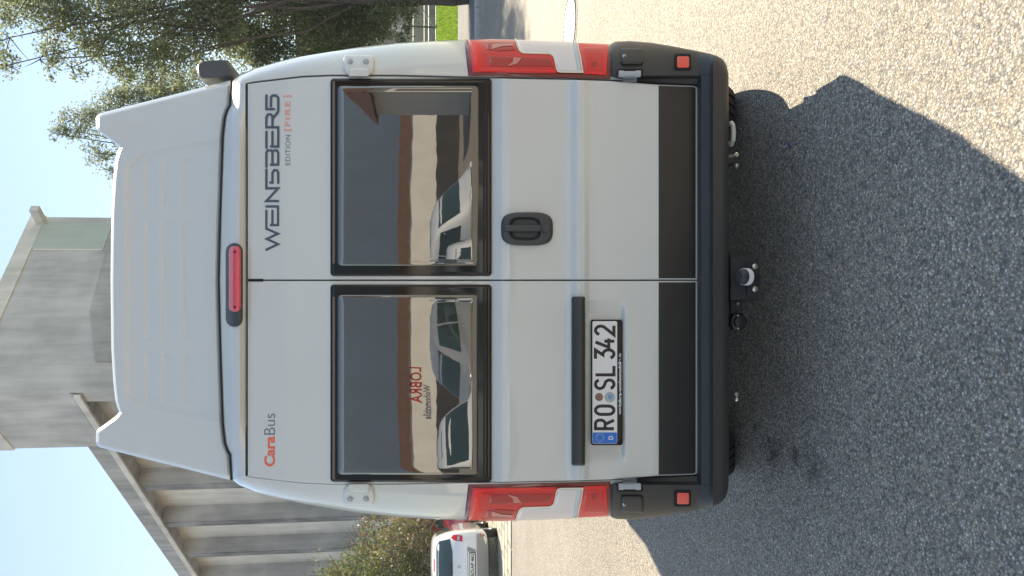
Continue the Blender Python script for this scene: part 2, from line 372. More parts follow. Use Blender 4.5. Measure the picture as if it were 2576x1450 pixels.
# ------------------------------------------------------------------ concrete works on the left
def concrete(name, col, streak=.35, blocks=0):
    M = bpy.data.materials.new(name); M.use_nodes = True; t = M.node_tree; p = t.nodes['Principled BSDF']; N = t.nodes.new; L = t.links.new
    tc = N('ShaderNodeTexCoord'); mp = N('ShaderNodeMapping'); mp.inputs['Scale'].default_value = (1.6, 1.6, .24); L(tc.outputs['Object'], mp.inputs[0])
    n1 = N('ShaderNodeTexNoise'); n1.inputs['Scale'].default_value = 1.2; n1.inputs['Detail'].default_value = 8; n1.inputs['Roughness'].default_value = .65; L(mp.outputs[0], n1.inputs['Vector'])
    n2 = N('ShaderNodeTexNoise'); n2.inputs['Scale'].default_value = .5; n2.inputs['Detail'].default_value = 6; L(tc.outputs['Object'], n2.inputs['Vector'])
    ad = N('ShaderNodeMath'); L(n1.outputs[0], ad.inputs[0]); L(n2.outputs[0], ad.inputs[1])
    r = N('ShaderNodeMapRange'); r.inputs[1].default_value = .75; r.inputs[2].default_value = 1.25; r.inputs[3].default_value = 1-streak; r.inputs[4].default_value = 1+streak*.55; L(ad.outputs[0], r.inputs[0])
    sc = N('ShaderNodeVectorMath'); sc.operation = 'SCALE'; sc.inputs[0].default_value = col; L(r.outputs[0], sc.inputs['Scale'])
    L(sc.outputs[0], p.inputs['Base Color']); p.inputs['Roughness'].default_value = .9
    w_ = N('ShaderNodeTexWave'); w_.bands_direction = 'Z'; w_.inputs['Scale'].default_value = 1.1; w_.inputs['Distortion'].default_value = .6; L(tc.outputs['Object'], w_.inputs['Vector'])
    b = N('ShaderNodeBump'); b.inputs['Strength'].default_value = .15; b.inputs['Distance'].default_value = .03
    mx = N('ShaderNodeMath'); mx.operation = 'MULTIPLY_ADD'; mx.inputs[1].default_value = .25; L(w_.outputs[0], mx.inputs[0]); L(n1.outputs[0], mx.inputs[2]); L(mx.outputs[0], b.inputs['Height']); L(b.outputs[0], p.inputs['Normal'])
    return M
CONC = concrete('weathered_concrete', (.58, .56, .53), .28)  # base raised to carry light bounced up from the ground
CONCD = concrete('dark_stained_concrete', (.46, .44, .415), .36)
CONCL = concrete('pale_concrete', (.76, .71, .63), .22)  # paleness includes bounce light painted into the bay walls
STAINED = concrete('water_stained_concrete', (.30, .285, .27), .6)
PALEG = concrete('pale_green_render', (.50, .55, .48), .12)
BCX, BCY = -4.5747, 35.0; BA = R(39.7)
B1 = Vector((-math.sin(BA), math.cos(BA), 0)); B2 = Vector((math.cos(BA), math.sin(BA), 0))      # along the long wall / along the tower's other face
works = empty('concrete_works', (BCX, BCY, 0), 0, label='grey weathered concrete industrial building with ribbed long wall and tall block tower', cat='building')
works.rotation_euler = (0, 0, math.atan2(B2.y, B2.x))
# local axes: x = B2 (tower's right face runs along +x at y=0), y = B1 (long wall runs along +y at x=0, outside is -x)
def wbox(name, x0, x1, y0, y1, z0, z1, material, parent=None, bev=0):
    return box(name, ((x0+x1)/2, (y0+y1)/2, (z0+z1)/2), (x1-x0, y1-y0, z1-z0), material, parent or works, bev)
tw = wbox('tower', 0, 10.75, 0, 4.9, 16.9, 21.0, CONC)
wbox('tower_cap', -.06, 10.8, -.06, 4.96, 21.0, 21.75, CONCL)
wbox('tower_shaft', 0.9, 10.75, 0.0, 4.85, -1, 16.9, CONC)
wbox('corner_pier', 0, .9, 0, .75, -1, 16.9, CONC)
wbox('wall_panel', 8.45, 10.3, -.05, 0, 17.6, 21.0, PALEG)
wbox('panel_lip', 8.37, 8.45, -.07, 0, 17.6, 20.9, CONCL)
# lower slab that steps proud of the tower face along a slanted joint
pl_ = [(10.74, 0), (10.74, 17.4), (9.9, 17.55), (4.5, 17.2), (1.6, 16.2), (1.6, 0)]
V = [(x, -.001, z) for x, z in pl_] + [(x, -.09, z) for x, z in pl_]; n_ = len(pl_)
pydata('tower_facing', V, [tuple(range(n_, 2*n_))] + [(i, (i+1) % n_, n_+(i+1) % n_, n_+i) for i in range(n_)], CONCD, works, False)
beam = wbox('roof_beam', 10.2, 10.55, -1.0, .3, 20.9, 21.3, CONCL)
# long hall: roof slab with sloped fascia, ribs and recessed bays
LW = 62.0
wbox('hall_roof', 0.02, 14, 4.905, LW, 16.95, 17.60, CONCD)
fa = pydata('fascia', [(-.10, -.0, 16.62), (-.10, LW, 16.62), (-.02, LW, 17.66), (-.02, 4.91, 17.66), (-.02, 4.9, 16.9), (-.02, 0, 16.9), (.9, 0, 16.62), (.9, LW, 16.62), (.4, LW, 17.66), (.4, 4.91, 17.66)],
            [(0, 1, 2, 3, 4), (0, 4, 5), (0, 1, 7, 6), (3, 2, 8, 9)], CONCD, works, False)
wbox('eave_lip', -.24, -.11, 0, LW, 16.38, 16.66, CONCL)
wbox('bay_wall', 1.0, 1.4, .75, LW, -1, 16.6, CONCL)  # paler than the ribs: bounced light is put into its colour
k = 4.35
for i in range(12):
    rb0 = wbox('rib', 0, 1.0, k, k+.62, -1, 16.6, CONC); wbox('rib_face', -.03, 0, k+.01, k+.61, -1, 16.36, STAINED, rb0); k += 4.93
# brown lean-to roof right of the tower's foot
tag(box('rooftop_cabin', (5.2, 46, 17.3), (3.2, 3, 2.2), mat('brown_sheet', (.12, .09, .07), .7, var=(4, .3)), None), 'small brown sheet metal cabin on the roofs right of the concrete tower', 'cabin')
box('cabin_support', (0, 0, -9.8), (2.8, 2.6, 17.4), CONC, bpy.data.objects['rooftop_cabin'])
# ------------------------------------------------------------------ grey hall behind the trees on the right
hall = empty('grey_hall', (24, 62, 0), 0, label='long grey concrete hall behind the trees on the right', cat='building')
HALLM = concrete('hall_concrete', (.42, .38, .31), .3)
box('wall', (0, 0, 5), (44, 12, 10), HALLM, hall)
box('roof', (0, 0, 10.3), (44.8, 12.8, .5), mat('hall_roof_sheet', (.13, .10, .09), .7, var=(1, .2)), hall)
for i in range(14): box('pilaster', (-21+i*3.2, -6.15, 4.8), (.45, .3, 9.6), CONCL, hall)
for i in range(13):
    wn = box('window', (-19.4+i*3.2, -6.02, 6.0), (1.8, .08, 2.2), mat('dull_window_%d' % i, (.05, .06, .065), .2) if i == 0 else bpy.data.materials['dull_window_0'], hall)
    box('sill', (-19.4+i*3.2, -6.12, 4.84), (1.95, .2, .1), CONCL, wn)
# pale house gable with brown roof, between trees
house = empty('house', (5.6, 50, 0), R(20), label='house with brown pitched roof half hidden behind the leafy trees', cat='house')
HW = mat('house_render', (.42, .38, .30), .8, var=(1, .15)); HR = mat('brown_roof_tiles', (.16, .10, .07), .8, var=(3, .3), bump=(8, 1, .05))
pydata('wall', [(-3.5, -4, 0), (3.5, -4, 0), (3.5, 4, 0), (-3.5, 4, 0), (-3.5, -4, 13.6), (3.5, -4, 13.6), (3.5, 4, 13.6), (-3.5, 4, 13.6), (0, -4, 16.2), (0, 4, 16.2)],
       [(0, 1, 5, 8, 4), (2, 3, 7, 9, 6), (1, 2, 6, 5), (3, 0, 4, 7)], HW, house, False)
for s in (-1, 1):
    pydata('roof', [(s*4.1, -4.5, 13.25), (s*4.1, 4.5, 13.25), (0, 4.5, 16.35), (0, -4.5, 16.35), (s*4.1, -4.5, 13.45), (s*4.1, 4.5, 13.45), (0, 4.5, 16.6), (0, -4.5, 16.6)],
           [(0, 1, 2, 3), (4, 5, 6, 7), (0, 1, 5, 4), (0, 3, 7, 4), (1, 2, 6, 5)], HR, house, False)
# metal pipe fence
fen = empty('pipe_fence', (2, 46.5, .62), 0, label='metal pipe fence with pale rails and braces on the grass bank', cat='fence')
GALV = mat('galvanised_pipe', (.55, .55, .52), .45, metal=.3); DKP = mat('dark_post', (.07, .07, .07), .6)
for z in (.06, .50, .78, 1.45): cyl('rail', (0, 0, z), (30, 0, z), .045 if z < .6 else .03, GALV, fen)
for i in range(16):
    cyl('post', (i*2.0, -.06, 0), (i*2.0, -.06, 2.1), .05, DKP, fen)
    if i % 3 == 1: cyl('brace', (i*2.0, .08, .1), (i*2.0+1.6, .08, 1.4), .025, GALV, fen)
tag(box('retaining_wall', (17, 48.2, .9), (32, .3, 3.6), HALLM), 'low grey concrete wall standing behind the pipe fence', 'wall')

# ------------------------------------------------------------------ manhole in the asphalt
mh = empty('manhole', (2.98, 8.42, 0), 0, label='round pale manhole cover ringed by small dark gaps in the sunlit asphalt', cat='manhole cover')
MHM = mat('manhole_concrete', (.62, .59, .53), .75, var=(9, .1), bump=(60, .4, .004)); MHD = mat('manhole_joint', (.04, .04, .04), .9)
lathe('cover', [(.0, .0), (.31, .0), (.325, .010), (.30, .014), (0.001, .016)], (0, 0, 0), (0, 0, 1), MHM, mh, 40)
for k in range(44):
    a = 2*math.pi*k/44
    box('joint_stone', (.352*math.cos(a), .352*math.sin(a), .004), (.028, .028, .012), MHD, mh, rot=Matrix.Rotation(a, 3, 'Z'))
lathe('frame', [(.375, -.01), (.375, .006), (.40, .006), (.40, -.01)], (0, 0, 0), (0, 0, 1), KERBM, mh, 40)

# parking strip on the left, pavers seen at a grazing angle
PAV = mat('parking_paver', (.36, .34, .29), .85, var=(6, .2))
strip = empty('parking_strip', (0, 0, 0), kind='structure')
slab('strip_bed', -40, -3.6, 13.9, 19.5, -.1, .004, mat('paver_joint_moss', (.10, .10, .05), .9, var=(5, .4)), parent=strip)
pm = None
cnt = 0
for j in range(10):
    for i in range(24):
        x = -4.0-i*.56-(j % 2)*.28; y = 14.1+j*.52
        if pm is None:
            o = box('paver', (x, y, .012), (.52, .48, .02), PAV, strip, .004); o.location = (0, 0, 0); pm = o.data
            for v in pm.vertices: v.co -= Vector((x, y, .012))
            o.location = (x, y, .012); pb = o
        else:
            c = pb.copy(); COL.objects.link(c); c.location = (x, y, .012+rng.uniform(-.002, .002)); c.rotation_euler = (0, 0, rng.normal(0, .012)); c.parent = strip
verge = grid('leaf_verge', [[(x, yy, z+.05*math.sin(3*x)+rng.uniform(0, .06)) for x in np.linspace(-40, -3.0, 90)] for yy, z in ((19.5, 0), (20.4, .12), (21.5, .45), (23.5, .9), (27, 1.1), (34, 1.2))],
             mat('leaf_litter', (.12, .085, .05), .95, var=(4, .5), bump=(12, 1, .08)), toward=Vector((0, 0, 1))); verge['kind'] = 'structure'

# ================================================================== TREES AND SHRUBS
BARK = mat('bark', (.09, .075, .06), .9, var=(8, .35), bump=(25, 1, .03))
LEAF = leafmat('leaves_dark', (.09, .12, .05), (.17, .19, .09), .55); LEAF2 = leafmat('leaves_fresh', (.11, .135, .065), (.20, .22, .12), .6)
SHL = leafmat('shrub_leaves', (.07, .11, .025), (.20, .24, .06)); DRY = leafmat('dry_leaves', (.16, .10, .05), (.34, .26, .16), .3)
def crown_points(cl, dens, sub=.22):
    out = []
    for c, r, q in cl:
        ns = max(5, int(26*q)); d = rng.normal(0, 1, (ns, 3)); d /= np.linalg.norm(d, axis=1)[:, None]
        sc = np.array(c)+d*(r*rng.uniform(.15, 1, ns)**.5)[:, None]
        n = int(dens*q*r*r); idx = rng.integers(0, ns, n); rad = r*sub*rng.uniform(.6, 1.5, ns)
        out.append(sc[idx]+rng.normal(0, 1, (n, 3))*rad[idx][:, None]*np.array([1, 1, .8]))
    return np.concatenate(out)
def leafmesh(name, P, size, material, parent, aspect=.55):
    n = len(P); u = rng.normal(0, 1, (n, 3)); u /= np.linalg.norm(u, axis=1)[:, None]; v = rng.normal(0, 1, (n, 3)); v = np.cross(u, v); v /= np.linalg.norm(v, axis=1)[:, None]
    s = (size*rng.uniform(.6, 1.4, n))[:, None]
    V = np.stack([P-u*s*.5, P+v*s*aspect*.5, P+u*s*.5, P-v*s*aspect*.5], 1)
    return tris(name, V, material, parent)
def limb(bm, a, b, r1, r2, seg=3, n=7):
    a = Vector(a); b = Vector(b); p = a; L = (b-a).length
    for k in range(1, seg+1):
        q = a.lerp(b, k/seg)+Vector(rng.normal(0, .035*L, 3))*(1 if k < seg else 0)
        add_cyl(bm, p, q, r1+(r2-r1)*(k-1)/seg, r1+(r2-r1)*k/seg, n, False); p = q
    return p
def tree(name, base, clusters, dens, size, material, label, group=None, tr=.2, cat='tree', sub=.22, mid=None):
    t = empty(name, base, 0, label=label, cat=cat, group=group); B = Vector(base)
    cl = [(np.array(c)-np.array(base), r, q) for c, r, q in clusters]
    cen = Vector(np.mean([c for c, r, q in cl], 0)); top = max(cl, key=lambda k: k[0][2])
    bm = bmesh.new(); fork = Vector((cen.x*.25, cen.y*.25, min(2.2, cen.z*.5))) if mid is None else Vector(mid)
    limb(bm, (0, 0, -.15), fork, tr, tr*.8); tp = Vector(cen)*.6+Vector((0, 0, top[0][2]*.35)); limb(bm, fork, tp, tr*.8, tr*.3, 4)
    for c, r, q in cl:
        c = Vector(c); s = fork.lerp(tp, random.uniform(.1, .95)); e = limb(bm, s, c, tr*.22, tr*.05, 4, 5)
        for _ in range(5):
            d = Vector(rng.normal(0, 1, 3)).normalized()*r*.85; limb(bm, e, c+d, tr*.07, tr*.02, 2, 4)
    from_bm('trunk', bm, BARK, t)
    leafmesh('crown', crown_points(cl, dens, sub), size, material, t)
    return t
def K(x, y, rp, Y, q=1.0):
    p = W(x, y, Y); return (tuple(p), rp/FPX*Y, q)
# big tree whose crown fills the upper right
tree('leafy_tree', (9.5, 24.5, .1), [K(60, 10, 85, 21, .45), K(150, 60, 75, 21.5, .7), K(250, 70, 85, 22), K(350, 90, 85, 22), K(330, 160, 55, 22, .8), K(430, 60, 90, 23), K(430, 150, 55, 22.5, .8), K(100, 150, 45, 21, .3),
     K(520, 60, 80, 23), K(200, -60, 120, 24), K(400, -80, 140, 25), K(560, 10, 90, 23), K(50, -90, 110, 24), K(450, -180, 150, 26), K(250, -200, 150, 26), K(600, -120, 120, 25), K(215, 120, 45, 21.5, .6), K(490, 140, 35, 22, .5), K(25, 95, 75, 21, .3), K(20, 165, 45, 21, .16), K(110, -10, 80, 22, .6), K(380, 205, 30, 22.5, .4), K(180, 170, 35, 21.5, .3)],
     3300, .09, LEAF2, 'tall airy tree whose grey green crown fills the sky at the upper right', 'trees on the right behind the van', .24)
tree('leafy_tree', (6.9, 27.5, .1), [K(650, 40, 110, 26), K(740, 70, 105, 25.5), K(830, 60, 105, 25), K(910, 30, 90, 25), K(640, 120, 55, 25), K(700, 140, 40, 25.4, .8), K(960, 50, 50, 24, .7), K(1015, 20, 40, 24, .6), K(800, -70, 140, 26), K(950, -60, 100, 25), K(600, 80, 60, 26), K(1010, 85, 25, 24, .5), K(840, 120, 45, 25, .9)],
     4300, .09, LEAF, 'low dark bushy tree reaching down to the pipe fence on the right', 'trees on the right behind the van', .2)
tree('leafy_tree', (4.2, 31, .1), [K(135, 336, 16, 30, .6), K(165, 325, 25, 30, .7), K(200, 320, 42, 30, .8), K(250, 300, 52, 30), K(245, 385, 38, 30, .8), K(290, 260, 55, 30, .9), K(340, 230, 55, 30), K(395, 225, 50, 30), K(330, 330, 60, 30.5), K(285, 435, 22, 30, .6), K(445, 215, 45, 30, .8), K(450, 290, 90, 31), K(560, 300, 110, 31), K(500, 190, 32, 30, .6), K(700, 300, 110, 31), K(400, 420, 70, 31)],
     3000, .085, LEAF2, 'pointed tree whose top rises just right of the pop-up roof', 'trees on the right behind the van', .22)
# shrubs on the left bank
def shrub(name, base, cl, label, q=3000, m2=SHL, dry=.3, cat='shrub', grp='bushes on the bank at the left'):
    t = empty(name, base, 0, label=label, cat=cat, group=grp); c2 = [(np.array(c)-np.array(base), r, k) for c, r, k in cl]
    bm = bmesh.new()
    for c, r, k in c2:
        for _ in range(4):
            c_ = Vector(c); d = Vector(rng.normal(0, 1, 3)).normalized()*r; limb(bm, Vector((rng.uniform(-.3, .3), rng.uniform(-.3, .3), 0)), c_+d, .03, .008, 3, 5)
        for _ in range(26):
            d = Vector(rng.normal(0, 1, 3)).normalized()*r*1.25; limb(bm, Vector(c)+d*.3, Vector(c)+d, .014, .005, 2, 4)
    stm = from_bm('stems', bm, mat('dry_stem', (.22, .17, .13), .9) if 'dry_stem' not in bpy.data.materials else bpy.data.materials['dry_stem'], t)
    stm['kind'] = 'stuff'
    P = crown_points(c2, q, .3); k = int(len(P)*dry); rng.shuffle(P)
    leafmesh('leaves', P[k:], .075, m2, t); leafmesh('dry_leaves', P[:k], .10, DRY, t, .35)
    return t
shrub('bramble', (-6.2, 21.6, .5), [K(1050, 1325, 60, 21.5, .9), K(1000, 1350, 50, 22, .7), K(960, 1400, 60, 22.5, .6), K(1060, 1280, 50, 22, .8)], 'tangled bramble with dry stems beside the red car', dry=.5)
shrub('bush', (-9.0, 22.5, .6), [K(1000, 1420, 70, 22.3), K(930, 1425, 60, 22.6), K(865, 1445, 45, 23, .9), K(830, 1470, 50, 23, .9), K(1060, 1440, 60, 22, .8), K(950, 1500, 90, 23), K(1050, 1530, 80, 22)], 'bright green bush above the small white car', dry=.18)
shrub('bush', (-7.2, 23.4, .7), [K(1090, 1350, 60, 22.5, .9), K(1040, 1380, 60, 23, .8), K(905, 1365, 40, 24, .35), K(940, 1320, 40, 24, .4)], 'thin bush of yellowed leaves between the bramble and the green bush', dry=.45)
for i, (x, y) in enumerate(((870, 1340), (905, 1300), (840, 1400))):
    pass

# ================================================================== CAMPER VAN
VY = 3.2
van = empty('camper_van', (.036, VY, 0), 0, label='pale grey camper van seen from behind with raised roof shell and orange lettering', cat='camper van')
VO = Vector((.036, VY, 0))
YC = 705.5
def interp(t, x):
    xs = [a for a, b in t]; ys = [b for a, b in t]; return float(np.interp(x, xs, ys))
TDOOR = [(552, 3.40), (600, 3.325), (622, 3.305), (720, 3.268), (830, 3.243), (1230, 3.239), (1240, 3.234), (1262, 3.205), (1275, 3.200), (1424, 3.203), (1436, 3.198), (1452, 3.178), (1470, 3.176), (1482, 3.184), (1500, 3.187), (1655, 3.187), (1760, 3.195), (1900, 3.2)]
_xs = np.arange(540, 1900, 1.0); _ys = np.interp(_xs, [a for a, b in TDOOR], [b for a, b in TDOOR])
_k = np.hanning(9); _k /= _k.sum(); _ys = np.convolve(np.pad(_ys, 4, 'edge'), _k, 'valid')
def a2(y): return .030*((y-YC)/510)**2
def yd(x): return float(np.interp(x, _xs, _ys))
def sst(a, b, x): t = max(0, min(1, (x-a)/(b-a))); return t*t*(3-2*t)
def recess(x, y):
    fx = sst(1471, 1474, x)*(1-sst(1560, 1576, x)); fy = sst(752, 795, y)*(1-sst(1128, 1170, y)); return .026*fx*fy
def L(p): return p-VO
def SD(x, y, o=0): return L(W(x, y, yd(x)+a2(y)-o))
def SDr(x, y, o=0): return L(W(x, y, yd(x)+a2(y)+recess(x, y)-o))
TDI = [(600, 492), (622, 496), (640, 499), (700, 506), (760, 513), (830, 516), (1000, 516), (1170, 511.8), (1240, 511.3), (1300, 509.5), (1440, 507), (1536, 504), (1657, 495), (1757, 492), (1850, 490)]
TDO = [(622, 525), (640, 533), (700, 550), (760, 563.5), (830, 575), (900, 586), (1000, 597), (1080, 602), (1170, 604.5), (1300, 602.5), (1440, 598), (1536, 593.5), (1700, 570), (1800, 525), (1850, 520)]
def yp(x): return interp([(600, 3.32), (622, 3.305), (720, 3.268), (830, 3.243), (1230, 3.222), (1600, 3.198), (1850, 3.2)], x)
def SP(x, y, o=0):
    sg = 1 if y < YC else -1; d = abs(y-YC); di = interp(TDI, x)+1.5; do = interp(TDO, x); s = max(0, min(1, (d-di)/(do-di))); c = math.sqrt(max(0, 1-s*s))
    return L(W(x, YC-sg*d, yp(x)+a2(YC+505)+.004+.17*(1-c)-o*c))+Vector((sg*o*s, 0, 0))
TSEAM = [(0, 552), (155, 555.5), (305, 560), (365, 562), (410, 567), (428, 573), (440, 580), (470, 581.5), (500.5, 583)]
def SH(x, y, o=0):
    d = abs(y-YC); xo = interp(TSEAM, d); s = max(0, min(1, (617-x)/(617-xo))); c = math.sqrt(max(0, 1-s*s))
    br = .030*math.sin(math.pi*min(1, s/.75))*(1-sst(330, 460, d))
    return L(W(x, y, 3.305+.004+a2(min(y, YC+495) if y > YC else max(y, YC-495))+.16*(1-c)-br-o))
# body shell: pillars + roof header, swept forward to the cab
T = [0, .06, .15, .28, .42, .56, .7, .82, .92, 1]
st = []                                                     # right half, from the bottom up and over to the centre line
for x in (1812, 1760, 1700, 1620, 1536, 1490, 1440, 1370, 1300, 1235, 1170, 1120, 1080, 1040, 1000, 950, 900, 865, 830, 795, 760, 730, 700, 670, 640, 626):
    di = interp(TDI, x)+1.5; do = interp(TDO, x)
    st.append([SP(x, YC-(di+(do-di)*math.sin(t*math.pi/2)), -.045 if x > 1540 else 0) for t in T])
def corner(xi, di, xo, do, D):
    r = []
    for t in T:
        s = math.sin(t*math.pi/2); c = math.cos(t*math.pi/2); x = xi+(xo-xi)*s; d = di+(do-di)*s
        r.append(L(W(x, YC-d, 3.305+.03+.004+D*(1-c))))
    return r
for xo, do in ((606, 519), (596, 513), (588, 506)): st.append(corner(617, 495.5, xo, do, .165))
for d in (500.5, 485, 470, 455, 440, 434, 428, 420, 410, 390, 365, 335, 305, 255, 205, 155, 100, 50, 0):
    xo = interp(TSEAM, d); di = min(d, 495.5)
    st.append([SH(617+(xo-617)*math.sin(t*math.pi/2), YC-(di+(d-di)*math.sin(t*math.pi/2))) for t in T])
def fwd(p, Y, zmax, wf): return Vector((p.x*wf, Y-VY, max(min(p.z, zmax), .54 if 3.5 < Y < 5 else .3)))
full = st + [[Vector((-p.x+2*0, p.y, p.z)) for p in r] for r in st[-2::-1]]
rows = []
for r in full:
    p = r[-1]; q = [r[0]+Vector((0, .07, 0))]+r
    for Y, zm, wf in ((3.62, 2.52, 1.004), (4.6, 2.54, 1.01), (7.4, 2.54, 1.01), (7.9, 2.45, 1.0), (8.75, 1.45, .98), (9.25, 1.22, .93), (9.35, .9, .88), (9.36, .45, .8)): q.append(fwd(p, Y, zm, wf))
    rows.append(q)
body = grid('body', rows, PAINT, van, 40, Vector((0, -1, 0)))
box('underbody', (0, 2.9, .47), (1.72, 5.2, .06), UNDER, van)
box('load_floor', (0, 2.9, .78), (1.9, 5.3, .05), UNDER, van)
pydata('door_aperture', [SD(600, YC-505, -.055), SD(1780, YC-505, -.055), SD(1780, YC+505, -.055), SD(600, YC+505, -.055)], [(0, 1, 2, 3)], GAP, van, False)

# doors
def door(side):
    """side 1: right door (small y); -1: left door"""
    e = empty('rear_door', (0, 0, 0)); e.parent = van
    xs = sorted(set(list(np.arange(623.5, 1757, 7)) + list(np.arange(1236, 1276, 3)) + list(np.arange(1424, 1504, 3)) + [1757] + (list(np.arange(1556, 1580, 3)) if side < 0 else [])))
    din = 1.4; sf = SDr if side < 0 else SD
    fr = sorted(set([0, .002, .006] + list(np.linspace(.01, .99, 64)) + [.994, .998, 1] + ([(752-YC+ k*4)/508 for k in range(12)] + [(1128-YC+k*4)/508 for k in range(12)] if side < 0 else [])))
    rows = []
    for x in [xs[0]]+xs+[xs[-1]]:
        de = interp(TDI, x)-2.8; r = []
        cut = 0
        if x > 1745: cut = (x-1745)**2*.05
        for f in fr:
            d = din+(de-cut-din)*f; y = YC-side*d
            ed = min(d-din, de-cut-d, x-623.5, 1757-x)                  # px to the nearest door edge: the skin rolls in over 2.5 px
            r.append(sf(x, y, -.006*(1-min(1, ed/2.5))**2))
        rows.append([r[0]+Vector((0, .03, 0))]+r+[r[-1]+Vector((0, .03, 0))])
    rows[0] = [p+Vector((0, .03, 0)) for p in rows[0]]; rows[-1] = [p+Vector((0, .03, 0)) for p in rows[-1]]
    grid('door_skin', rows, PAINT, e, 40, Vector((0, -1, 0)))
    return e
doorR = door(1); doorL = door(-1)
def mir(P, side): return P if side > 0 else [(x, 2*YC-y) for x, y in P]
for side, dr in ((1, doorR), (-1, doorL)):
    f = patch('window_frame', mir(rr(831, 198, 1237, 695, 9), side), SD, .014, GLASSF, dr, step=12, depth=.012, bev=.010, bw=7)
    o = patch('window_pane', mir(rr(846, 214, 1206, 671, 12), side), SD, .019, GLASS, dr, step=9, depth=.006, bev=.010, bw=20)
    o2 = patch('window_seal', mir(rr(1214, 203, 1229, 690, 5), side), SD, .0165, GLASSF, dr, step=14, depth=.006, bev=.006, bw=6)
    o3 = patch('window_hinge', mir(rr(836.5, 205, 843, 664, 2.5), side), SD, .021, mat('window_hinge_rail', (.14, .125, .10), .4) if side > 0 else bpy.data.materials['window_hinge_rail'], dr, step=40, depth=.01, bev=.003, bw=2.5)
    # black lower trim, slightly narrower than the door so that a painted rim stays
    d0 = 5; 
    P = [(1657, YC-d0), (1750, YC-d0), (1750, YC-483), (1745, YC-486.5), (1657, YC-489.5)]
    patch('lower_trim', mir(P, side), SD, .0035, BLACKS, dr, step=30, depth=.004, bev=.002, bw=2)
# rubber strip between doors at the top
patch('centre_seal', rr(624, 702.4, 662, 708.6, 2), SD, .002, GAP, doorR, step=20, depth=.01)
# handle
def hoff(x, y):
    q = ((x-1321)/40)**4+((y-576)/29)**4
    return .024-.022*(1-sst(.35, 1.05, q))
def blob(x0, y0, x1, y1, n=32, p=3.4):
    cx_, cy_ = (x0+x1)/2, (y0+y1)/2; a, b = (x1-x0)/2, (y1-y0)/2; P = []
    for k in range(n):
        t = 2*math.pi*k/n; c, s = math.cos(t), math.sin(t); P.append((cx_+a*math.copysign(abs(c)**(2/p), c), cy_+b*math.copysign(abs(s)**(2/p), s)))
    return P
HND = mat('handle_plastic', (.045, .052, .055), .38, bump=(500, .15, .0004))
hp = patch('handle_plate', blob(1260, 534, 1391.5, 618.5), SD, hoff, HND, doorR, step=3, depth=.03, bev=.014, bw=9, angle=60)
patch('handle_grip', rr(1265, 566, 1364, 583, 6), SD, .034, HND, hp, step=4, depth=.012, bev=.006, bw=5)
patch('handle_lock', rr(1363, 564.5, 1386, 584.5, 5), SD, .031, HND, hp, step=4, depth=.012, bev=.005, bw=4)
# number plate recess furniture
patch('plate_light_bar', rr(1437.5, 746.5, 1472, 1172, 5), SD, .026, BLACKP, doorL, step=8, depth=.035, bev=.014, bw=10)
PO = -.012
def SPL(x, y, o=0): return L(W(x, y, 3.187+a2(940)+.012-o))
ph = patch('plate_holder', rr(1486, 804.5, 1566, 1120.5, 6), SPL, .006, GLASSF, doorL, step=12, depth=.012, bev=.003, bw=2.5)
npl = patch('number_plate', rr(1490.5, 808.5, 1552.5, 1116.5, 4), SPL, .0085, WHITEP, doorL, step=30, depth=.003)
patch('euro_band', rr(1491.2, 1088.5, 1551.8, 1115.8, 3), SPL, .0092, BLUEP, npl, step=30)
T0, T1 = 1498, 1544.5
def gl(strokes, yl, yr):
    return [[(T1+(T0-T1)*gy, yl+(yr-yl)*gx) for gx, gy in s] for s in strokes]
def arc(cx_, cy_, rx, ry, a0, a1, n=10): return [(cx_+rx*math.cos(R(a0+(a1-a0)*k/n)), cy_+ry*math.sin(R(a0+(a1-a0)*k/n))) for k in range(n+1)]
G = {}
G['R'] = [[(0, 0), (0, 1), (.55, 1)]+arc(.6, .74, .38, .26, 90, -90)+[(0, .48)], [(.5, .48), (.98, 0)]]
O_ = arc(.5, .70, .5, .30, 0, 180)+arc(.5, .30, .5, .30, 180, 360); O_.append(O_[0]); G['O'] = [O_]
G['S'] = [arc(.5, .76, .48, .24, 15, 180, 8)+[(.06, .68), (.2, .56), (.8, .44), (.95, .32)]+arc(.5, .24, .48, .24, 0, -165, 8)]
G['L'] = [[(0, 1), (0, 0), (1, 0)]]
G['3'] = [[(0, 1), (.95, 1), (.42, .6), (.6, .6)]+arc(.52, .29, .46, .29, 70, -160, 10)]
G['4'] = [[(.62, 1), (.0, .28), (1.05, .28)], [(.72, .52), (.72, -.02)]]
G['2'] = [arc(.5, .72, .46, .28, 165, -10, 8)+[(.88, .55), (.0, 0), (1, 0)]]
for ch, yl, yr in (('R', 1079, 1057), ('O', 1043, 1022), ('S', 978.5, 956), ('L', 943.5, 921), ('3', 903, 880), ('4', 874, 853), ('2', 843, 820)):
    ribbon('plate_letter', gl(G[ch], yl, yr), 7.8, SPL, .0094, INK, npl, seg=30, capround=False)
patch('test_seal', blob(1497, 989.3, 1517, 1009.3, 20, 2), SPL, .0095, BROWNS, npl, step=30)
sl = patch('state_seal', blob(1520.8, 986.5, 1547.2, 1012.9, 24, 2), SPL, .0095, SILVERS, npl, step=30)
patch('crest', rr(1529, 993.5, 1540, 1005, 2), SPL, .0102, mat('crest_blue', (.20, .35, .52), .5), npl, step=30)
for k in range(8):
    a = math.pi*2*k/8; ribbon('seal_ray', [[(1507+3*math.cos(a), 999.3+3*math.sin(a)), (1507+8.4*math.cos(a), 999.3+8.4*math.sin(a))]], 1.1, SPL, .0100, mat('seal_ray', (.5, .3, .24), .5) if k == 0 else bpy.data.materials['seal_ray'], npl)
